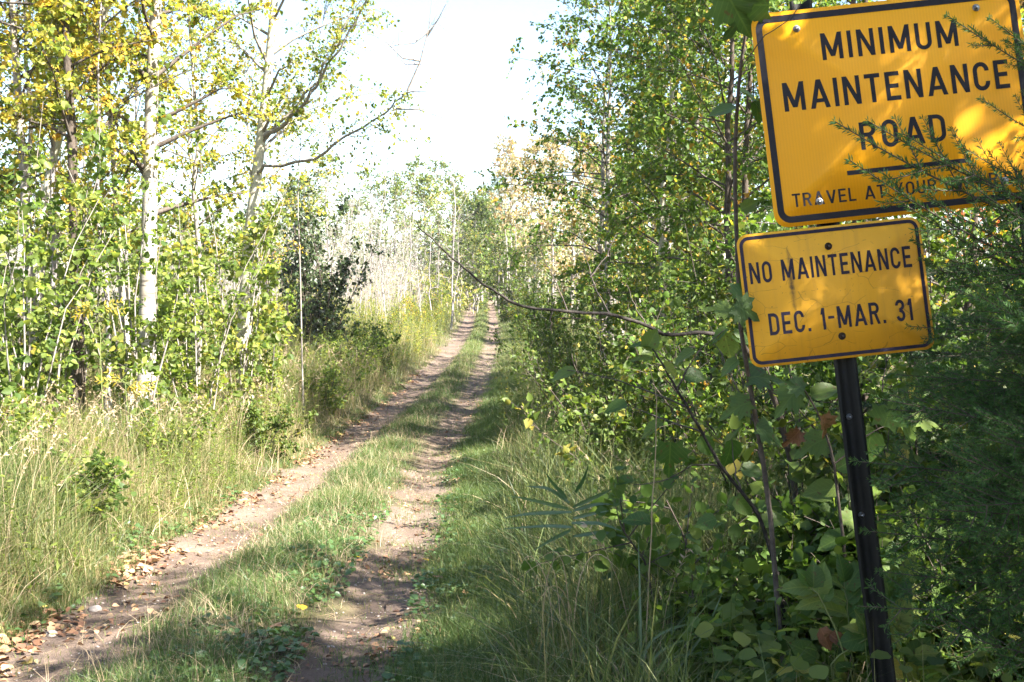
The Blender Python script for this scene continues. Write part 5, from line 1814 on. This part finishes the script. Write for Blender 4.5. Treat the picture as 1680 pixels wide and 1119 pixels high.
# the long bare branch reaching over the verge toward the track
bb = P(1330, 940, 5.9)
root = thing('leaning_sapling', G(bb.x, 5.9, -.03), 'leaning sapling whose long bare dark branch reaches toward the track', 'sapling')
px_stem(root, [(1330, 1010, 5.9), (1300, 760, 5.9), (1262, 625, 5.8), (1215, 560, 5.7)], 0.017, 0.013, 'dark_bark', 'trunk')
px_stem(root, [(1215, 560, 5.7), (1165, 545, 5.65), (1130, 546, 5.6), (1095, 552, 5.55), (1060, 533, 5.5), (1000, 515, 5.4), (945, 512, 5.3), (905, 508, 5.25), (868, 506, 5.2), (838, 496, 5.15), (812, 478, 5.1),
                (790, 464, 5.05), (765, 443, 5.0), (738, 420, 4.95), (712, 394, 4.9), (686, 372, 4.85)], 0.0115, 0.0026, 'black_bark', 'branch')
for pts in ([(838, 496, 5.15), (828, 488, 5.15), (822, 478, 5.12)], [(905, 508, 5.25), (903, 530, 5.25), (905, 548, 5.25)], [(1000, 515, 5.4), (975, 470, 5.5), (960, 420, 5.6), (952, 375, 5.6)], [(968, 455, 5.5), (995, 420, 5.55), (1010, 385, 5.6)],
            [(1060, 533, 5.5), (1040, 500, 5.5), (1030, 470, 5.5)], [(932, 512, 5.3), (915, 470, 5.4), (895, 430, 5.4), (880, 395, 5.4)]):
    px_stem(root, pts, 0.0035, 0.0014, 'twig', 'twig', 4)

# dark sapling in front of the thicket, big leaves at its tip
root = thing('dark_sapling', G(P(1285, 990, 4.7).x, 4.7, -.03), 'dark-stemmed sapling with a few big leaves at its tip, left of the post', 'sapling')
root['label'] = 'dark-stemmed sapling with a few big pale leaves, between the verge grass and the post'
px_stem(root, [(1300, 1180, 4.7), (1285, 985, 4.7), (1268, 915, 4.7), (1250, 850, 4.7), (1215, 805, 4.7), (1182, 765, 4.7), (1150, 708, 4.7), (1125, 662, 4.7), (1105, 632, 4.7), (1085, 595, 4.7), (1070, 572, 4.7)], 0.010, 0.0035, 'black_bark', 'stem')
for pts in ([(1128, 668, 4.7), (1085, 650, 4.75), (1020, 625, 4.8), (965, 612, 4.8), (930, 607, 4.8)], [(1110, 642, 4.7), (1125, 610, 4.7), (1145, 575, 4.75), (1190, 540, 4.8)], [(1150, 708, 4.7), (1095, 690, 4.8), (1030, 665, 4.9)],
            [(1182, 765, 4.7), (1140, 760, 4.7), (1090, 790, 4.7), (1040, 795, 4.7)], [(1215, 805, 4.7), (1205, 770, 4.75), (1200, 720, 4.8)], [(1285, 985, 4.7), (1240, 985, 4.7), (1200, 1000, 4.7)],
            [(1285, 985, 4.7), (1305, 1010, 4.7), (1310, 1060, 4.7)]):
    px_stem(root, pts, 0.004, 0.0016, 'twig', 'twig', 4)
for a in ((945, 608, 4.8, 46, 188, 'leaf_near', NEAR_OVAL, (0.1, -0.5, 0.9)), (1060, 575, 4.7, 40, 62, 'leaf_near', NEAR_OVAL, (0.2, -1, 0.25)), (1068, 572, 4.7, 38, 162, 'leaf_near', NEAR_OVAL, (0, -0.25, 1)),
          (1072, 592, 4.65, 38, 172, 'leaf_hazel', NEAR_OVAL, (0, -0.3, 1)), (1085, 600, 4.7, 34, -20, 'leaf_hazel', NEAR_OVAL, (0, -.7, .6)), (1188, 545, 4.8, 46, -75, 'leaf_hazel', NEAR_OVAL, (-.3, -1, .4)),
          (1195, 540, 4.8, 34, -150, 'leaf_near', NEAR_OVAL, (0, -.6, .8)), (1200, 545, 4.8, 36, -30, 'leaf_near', NEAR_OVAL, (0, -.7, .6)), (1100, 725, 4.6, 60, -92, 'leaf_near', NEAR_MAPLE, (-.1, -1, .35)),
          (1010, 785, 4.7, 34, -80, 'leaf_near', NEAR_OVAL, (.1, -1, .2)), (1068, 858, 4.5, 48, 165, 'leaf_near', NEAR_OVAL, (.2, -.7, .7)), (1205, 815, 4.7, 44, -45, 'leaf_near', NEAR_OVAL, (.1, -.9, .5)),
          (1200, 720, 4.8, 52, -95, 'leaf_near', NEAR_OVAL, (.3, -1, .3)), (1215, 770, 4.75, 40, -10, 'leaf_near', NEAR_OVAL, (.2, -.7, .6)), (1040, 790, 4.7, 36, 175, 'leaf_near', NEAR_OVAL, (.2, -.6, .8)),
          (1030, 665, 4.9, 40, 190, 'leaf_near', NEAR_OVAL, (0, -.6, .8)), (1140, 575, 4.75, 42, -160, 'leaf_near', NEAR_OVAL, (0, -.4, .9)), (1120, 615, 4.75, 40, -10, 'leaf_near', NEAR_OVAL, (0, -.8, .6)),
          (1090, 695, 4.8, 44, 200, 'leaf_hazel', NEAR_OVAL, (0, -.5, .8)), (1150, 715, 4.7, 40, -60, 'leaf_near', NEAR_OVAL, (0, -.9, .3)), (1250, 860, 4.7, 46, 20, 'leaf_near', NEAR_OVAL, (0, -.7, .6)),
          (1175, 850, 4.6, 38, -160, 'leaf_near', NEAR_OVAL, (0, -.7, .6))):
    px_leaf(root, *a)

# maple twig that hangs over the corner of the signs
root = thing('maple_sapling', G(P(1275, 700, 4.35).x, 4.35, -.03), 'slim maple sapling whose dark leaves hang before the sign corners', 'sapling')
px_stem(root, [(1290, 1180, 4.35), (1262, 800, 4.35), (1215, 560, 4.3), (1205, 300, 4.25), (1212, 120, 4.2), (1235, 0, 4.1), (1250, -60, 4.0)], 0.011, 0.004, 'twig', 'stem')
px_stem(root, [(1215, 545, 4.3), (1222, 520, 4.1), (1218, 505, 3.9)], 0.003, 0.0016, 'twig', 'twig', 4)
px_stem(root, [(1212, 120, 4.2), (1250, 60, 3.9), (1300, 30, 3.85), (1320, -10, 3.8)], 0.0025, 0.0012, 'twig', 'twig', 4)
for a in ((1205, 500, 3.88, 50, -25, 'leaf_dark', NEAR_MAPLE, (0, -1, .3)), (1200, 512, 3.9, 46, 160, 'leaf_near', NEAR_MAPLE, (0, -.6, .8)), (1215, 490, 3.95, 40, 80, 'leaf_near', NEAR_MAPLE, (0, -1, .2)),
          (1262, 8, 4.0, 66, 182, 'leaf_near', NEAR_MAPLE, (-.2, -.8, -.5)), (1222, 20, 4.1, 50, -120, 'leaf_dark', NEAR_MAPLE, (.2, -.9, -.3)), (1190, -15, 4.0, 80, -60, 'leaf_near', NEAR_MAPLE, (0, -.8, -.4)), (1212, 150, 4.2, 48, -20, 'leaf_near', NEAR_OVAL, (0, -.4, .9)),
          (1208, 175, 4.2, 50, -165, 'leaf_near', NEAR_OVAL, (0, -.5, .9)), (1240, 165, 4.2, 38, -80, 'leaf_near', NEAR_OVAL, (0, -.9, .2)), (1215, 345, 4.25, 34, 30, 'leaf_near', NEAR_OVAL, (0, -.9, .4)), (1212, 590, 4.3, 40, -150, 'leaf_near', NEAR_OVAL, (0, -.5, .8)),
          (1225, 620, 4.3, 60, 10, 'leaf_near', NEAR_MAPLE, (0, -.6, .8)), (1240, 700, 4.3, 54, -20, 'leaf_near', NEAR_MAPLE, (0, -.6, .8)), (1232, 660, 4.3, 54, 195, 'leaf_near', NEAR_MAPLE, (0, -.6, .8))):
    px_leaf(root, *a)

# sapling with two hanging dead leaves, by the post
root = thing('broad_leaved_sapling', G(P(1390, 760, 4.6).x, 4.6, -.03), 'broad-leaved sapling by the dark post with two hanging rusty dead leaves', 'sapling')
px_stem(root, [(1400, 1190, 4.6), (1385, 900, 4.6), (1370, 760, 4.6), (1345, 680, 4.6), (1320, 640, 4.6)], 0.008, 0.003, 'twig', 'stem')
px_stem(root, [(1370, 760, 4.6), (1440, 700, 4.7), (1500, 690, 4.8)], 0.004, 0.0016, 'twig', 'twig', 4)
px_stem(root, [(1345, 690, 4.6), (1325, 700, 4.5), (1312, 706, 4.5)], 0.002, 0.0012, 'twig', 'twig', 4)
for a in ((1312, 706, 4.5, 40, -130, 'leaf_brown', NEAR_MAPLE, (.1, -1, .2), 'curled rusty dead leaf'), (1350, 680, 4.55, 42, -70, 'leaf_brown', NEAR_MAPLE, (.3, -1, .1), 'darker rusty dead leaf')):
    px_leaf(root, *a)
for i, (x, y, a) in enumerate(((1320, 640, 150), (1330, 650, 20), (1355, 720, 200), (1372, 770, 30), (1500, 690, 0), (1480, 690, -60), (1450, 700, 70), (1375, 800, 190), (1380, 850, -10), (1388, 880, 200), (1310, 640, 220), (1430, 705, -100))):
    px_leaf(root, x, y, 4.6 + (i % 3) * .06, 46 + 5 * (i % 4), a, 'leaf_near', NEAR_OVAL if i % 2 else NEAR_MAPLE, (0.1 * (i % 3), -.6, .75))

# elder with fan-like compound leaves at the foot of the post
root = thing('elder_shrub', G(P(1430, 1050, 4.3).x, 4.3, -.03), 'low elder shrub with fanned compound leaves at the foot of the post', 'shrub')
_el = [((1350, 1090), (1425, 1045), (1478, 1022)), ((1400, 1100), (1392, 1010), (1385, 955)), ((1420, 1120), (1460, 1000), (1480, 960)), ((1400, 1110), (1350, 985), (1330, 960)), ((1450, 1130), (1490, 1085), (1520, 1090)), ((1390, 1130), (1340, 1080), (1320, 1090)), ((1500, 1120), (1455, 1062), (1418, 1040)), ((1490, 1130), (1474, 1040), (1462, 985))]
for i, pts in enumerate(_el):
    d = 3.92 + 0.08 * (i % 3)
    px_stem(root, [(1420, 1230, 4.3)] + [(x, y, d) for x, y in pts], 0.004, 0.0018, 'stem_green', 'stem', 5)
    (x0, y0), (x1, y1) = pts[1], pts[2]
    base = math.degrees(math.atan2(y0 - y1, x1 - x0))
    for k in range(7):
        t = 1.0 if k == 6 else (k // 2) / 2.5
        off = 0 if k == 6 else (58 - 8 * (k // 2)) * (1 if k % 2 else -1)
        px_leaf(root, x0 + (x1 - x0) * t, y0 + (y1 - y0) * t, d + 0.01 * (k % 2), 36 + 9 * ((k + i) % 3), base + off, 'leaf_hazel' if (i == 0 or (i * 7 + k) % 2 == 0) else 'leaf_near', NEAR_OVAL, (0.05 * (k - 3), -.62, .75))  # paler leaflets carry sunlight in their colour, since the elder stands in shade
for x, y, a, m in ((1360, 1040, -35, 'leaf_brown'), (1345, 1030, -60, 'leaf_brown'), (1372, 1075, -70, 'leaf_hazel'), (1450, 1085, -40, 'leaf_yellow'), (1500, 1075, 10, 'leaf_hazel')):
    px_leaf(root, x, y, 3.95, 44, a, m, NEAR_OVAL, (.1, -.7, .6))


def long_blade(root, pts, w, mat, d=None, name='leaf_blade'):
    """a long grass or reed leaf through photo points, creased along the middle"""
    q = np.array([(P(*p) - root.location)[:] for p in pts])
    s = np.linspace(0, 1, len(q))
    u = np.linspace(0, 1, 12)
    c = np.stack([np.interp(u, s, q[:, i]) for i in range(3)], 1)
    for _ in range(3):
        c[1:-1] = (c[:-2] + 2 * c[1:-1] + c[2:]) / 4
    d_ = unit(np.gradient(c, axis=0))
    sd = unit(np.cross(d_, np.array([0.25, -1, 0.35])))
    nr = np.cross(sd, d_)
    ww = w * np.minimum(1, 0.5 + 2.5 * u) * (1 - u ** 2.2) + 0.0004
    V = np.concatenate([c - sd * ww[:, None] / 2 + nr * ww[:, None] * .18, c, c + sd * ww[:, None] / 2 + nr * ww[:, None] * .18])
    k = 12
    qd = [[i, i + 1, k + i + 1, k + i] for i in range(k - 1)] + [[k + i, k + i + 1, 2 * k + i + 1, 2 * k + i] for i in range(k - 1)]
    mb = MB()
    mb.add(V, None, qd, np.random.default_rng(int(abs(pts[0][0]))).random())
    return put(name, mb.mesh(name, True), M[mat], root)


# two reeds with spread bluish leaves on the verge
root = thing('reed', G(P(935, 1010, 4.9).x, 4.9, -.03), 'bluish reed with long stiff spread leaves on the shaded verge', 'reed')
px_stem(root, [(932, 1100, 4.9), (934, 940, 4.9), (940, 850, 4.9), (948, 790, 4.9)], 0.004, 0.002, 'stem_green', 'stem', 5)
for i, pts in enumerate((((934, 825), (900, 800), (862, 798)), ((930, 818), (905, 792), (894, 774)), ((932, 835), (880, 822), (832, 812)), ((938, 840), (870, 842), (824, 850)), ((936, 870), (905, 885), (872, 905)), ((940, 832), (985, 812), (1012, 798)),
                         ((940, 838), (980, 826), (1008, 828)), ((944, 808), (958, 785), (966, 762)), ((938, 858), (985, 858), (1022, 872)), ((938, 865), (900, 862), (820, 868)), ((940, 880), (990, 872), (1040, 885)), ((940, 850), (975, 842), (1000, 838)))):
    long_blade(root, [(x, y, 4.9 - 0.05 * (k * (i % 3))) for k, (x, y) in enumerate(pts)], 0.017, 'reed')
root = thing('reed', G(P(1050, 1080, 4.3).x, 4.3, -.03), 'tall blade-leaved reed nearest the lens, below the dark sapling', 'reed')
for i, pts in enumerate((((1052, 1180), (1050, 1040), (1049, 960), (1047, 880)), ((1055, 1160), (1050, 1060), (1100, 1028), (1160, 1020)), ((1050, 1180), (1060, 1080), (1110, 1052), (1150, 1045)), ((1045, 1150), (1010, 1090), (975, 1070)),
                         ((1080, 1190), (1110, 1090), (1155, 1045), (1190, 960)), ((1060, 1140), (1080, 1085), (1130, 1070), (1215, 1070)))):
    long_blade(root, [(x, y, 4.25 + 0.04 * k) for k, (x, y) in enumerate(pts)], 0.014 if i != 3 else 0.006, 'reed' if i != 3 else 'straw')
root = thing('dry_stalk', G(P(1065, 980, 4.5).x, 4.5, -.02), 'single tall pale dry stalk standing before the thicket', 'stalk')
px_stem(root, [(1058, 1100, 4.5), (1064, 970, 4.5), (1070, 840, 4.5), (1077, 720, 4.5), (1078, 650, 4.5), (1068, 605, 4.5), (1058, 596, 4.5)], 0.0032, 0.0012, 'straw', 'stem', 5)
# curled dry leaves of the clump beside the reeds
root = thing('withered_clump', G(P(925, 1050, 4.7).x, 4.7, -.02), 'clump of curled withered grass between the two reeds', 'grass clump')
for i in range(7):
    x0 = 880 + 110 * rng.random()
    sx = -1 if rng.random() < .65 else 1
    hgt = rng.uniform(90, 190)
    y1 = 1050 - hgt
    long_blade(root, [(x0, 1080, 4.7), (x0 + sx * 8, 1050 - hgt * .7, 4.68), (x0 + sx * rng.uniform(20, 45), y1, 4.62), (x0 + sx * rng.uniform(50, 95), y1 + rng.uniform(25, 70), 4.58)], rng.uniform(.003, .0055), 'straw')

# yellow sprays among the bank hazels
for (px, py, d, a0, lab) in ((160, 505, 11.4, 200, 'yellow spray of narrow leaves hanging before the dark aspen'), (205, 628, 11.0, -20, 'golden feathery spray low before the stout birch')):
    root = thing('yellow_spray', G(P(px, py, d).x, d, -.02), lab, 'plant', 'golden sprays on the bank')
    b = P(px, py, d)
    px_stem(root, [(px + 10, 720, d), (px + 4, py + 40, d), (px, py, d)], 0.006, 0.003, 'stem_green', 'stem', 5)
    for k in range(6):
        aa = a0 + (-40, -20, 0, 18, 150, 190)[k]
        ex, ey = px + 44 * math.cos(math.radians(aa)), py - 44 * math.sin(math.radians(aa)) * .5
        px_stem(root, [(px, py, d), ((px + ex) / 2, (py + ey) / 2 - 3, d), (ex, ey + 6, d)], 0.003, 0.0015, 'stem_green', 'stem', 4)
        for j in range(5):
            t = .3 + .17 * j
            for sg in (-1, 1):
                px_leaf(root, px + (ex - px) * t, py + (ey - py) * t, d, rng.uniform(6, 13), aa + sg * rng.uniform(20, 60), 'leaf_yellow', NEAR_LANCE, (0.2 * sg, -.7, .7))

# ------------------------------------------------------------------ trees beside the camera that shade the foreground
for i, (x, y, k, s, lab) in enumerate(((4.9, 2.2, 0, 0.85, 'maple standing out of view beside the spruce, shading the verge'), (6.6, 0.2, 4, 0.95, 'maple out of view behind the viewer on the sign side'),
                                       (4.4, 4.3, 3, 0.8, 'maple out of view beside the spruce, one row inside'), (3.4, 1.0, 1, 0.62, 'maple out of view just behind the viewer beside the spruce'), (3.1, 2.5, 1, 0.62, 'short maple out of view between the viewer and the spruce'))):
    place(RT[k], 'maple_tree', G(x, y, -0.08), lab, 'tree', 'maples of the near wood', rz=i * 1.1, scale=s)

# thin sunlit haze over the track
mb = MB()
X0, X1, Y0, Y1, Z0, Z1 = -430, 430, -70, 770, -1.8, 21.0
v = [(x, y, z) for z in (Z0, Z1) for x, y in ((X0, Y0), (X1, Y0), (X1, Y1), (X0, Y1))]
mb.add(v, None, [[3, 2, 1, 0], [4, 5, 6, 7], [0, 1, 5, 4], [1, 2, 6, 5], [2, 3, 7, 6], [3, 0, 4, 7]])
hm = N('haze_air')
pv = hm('ShaderNodeVolumePrincipled')
pv.inputs['Color'].default_value = (0.93, 0.95, 1.0, 1)
pv.inputs['Density'].default_value = 0.0002
pv.inputs['Anisotropy'].default_value = 0.1
hm.link(pv.outputs[0], hm.out.inputs['Volume'])
tag(mb.build('haze', hm.m), kind='stuff')

for o in COL.objects:
    if o.parent is None and o.type == 'MESH' and 'kind' not in o and 'category' not in o:
        print('UNTAGGED', o.name)
print('TRIS', sum(len(m.loops) - 2 * len(m.polygons) for m in bpy.data.meshes), 'objects', len(COL.objects))
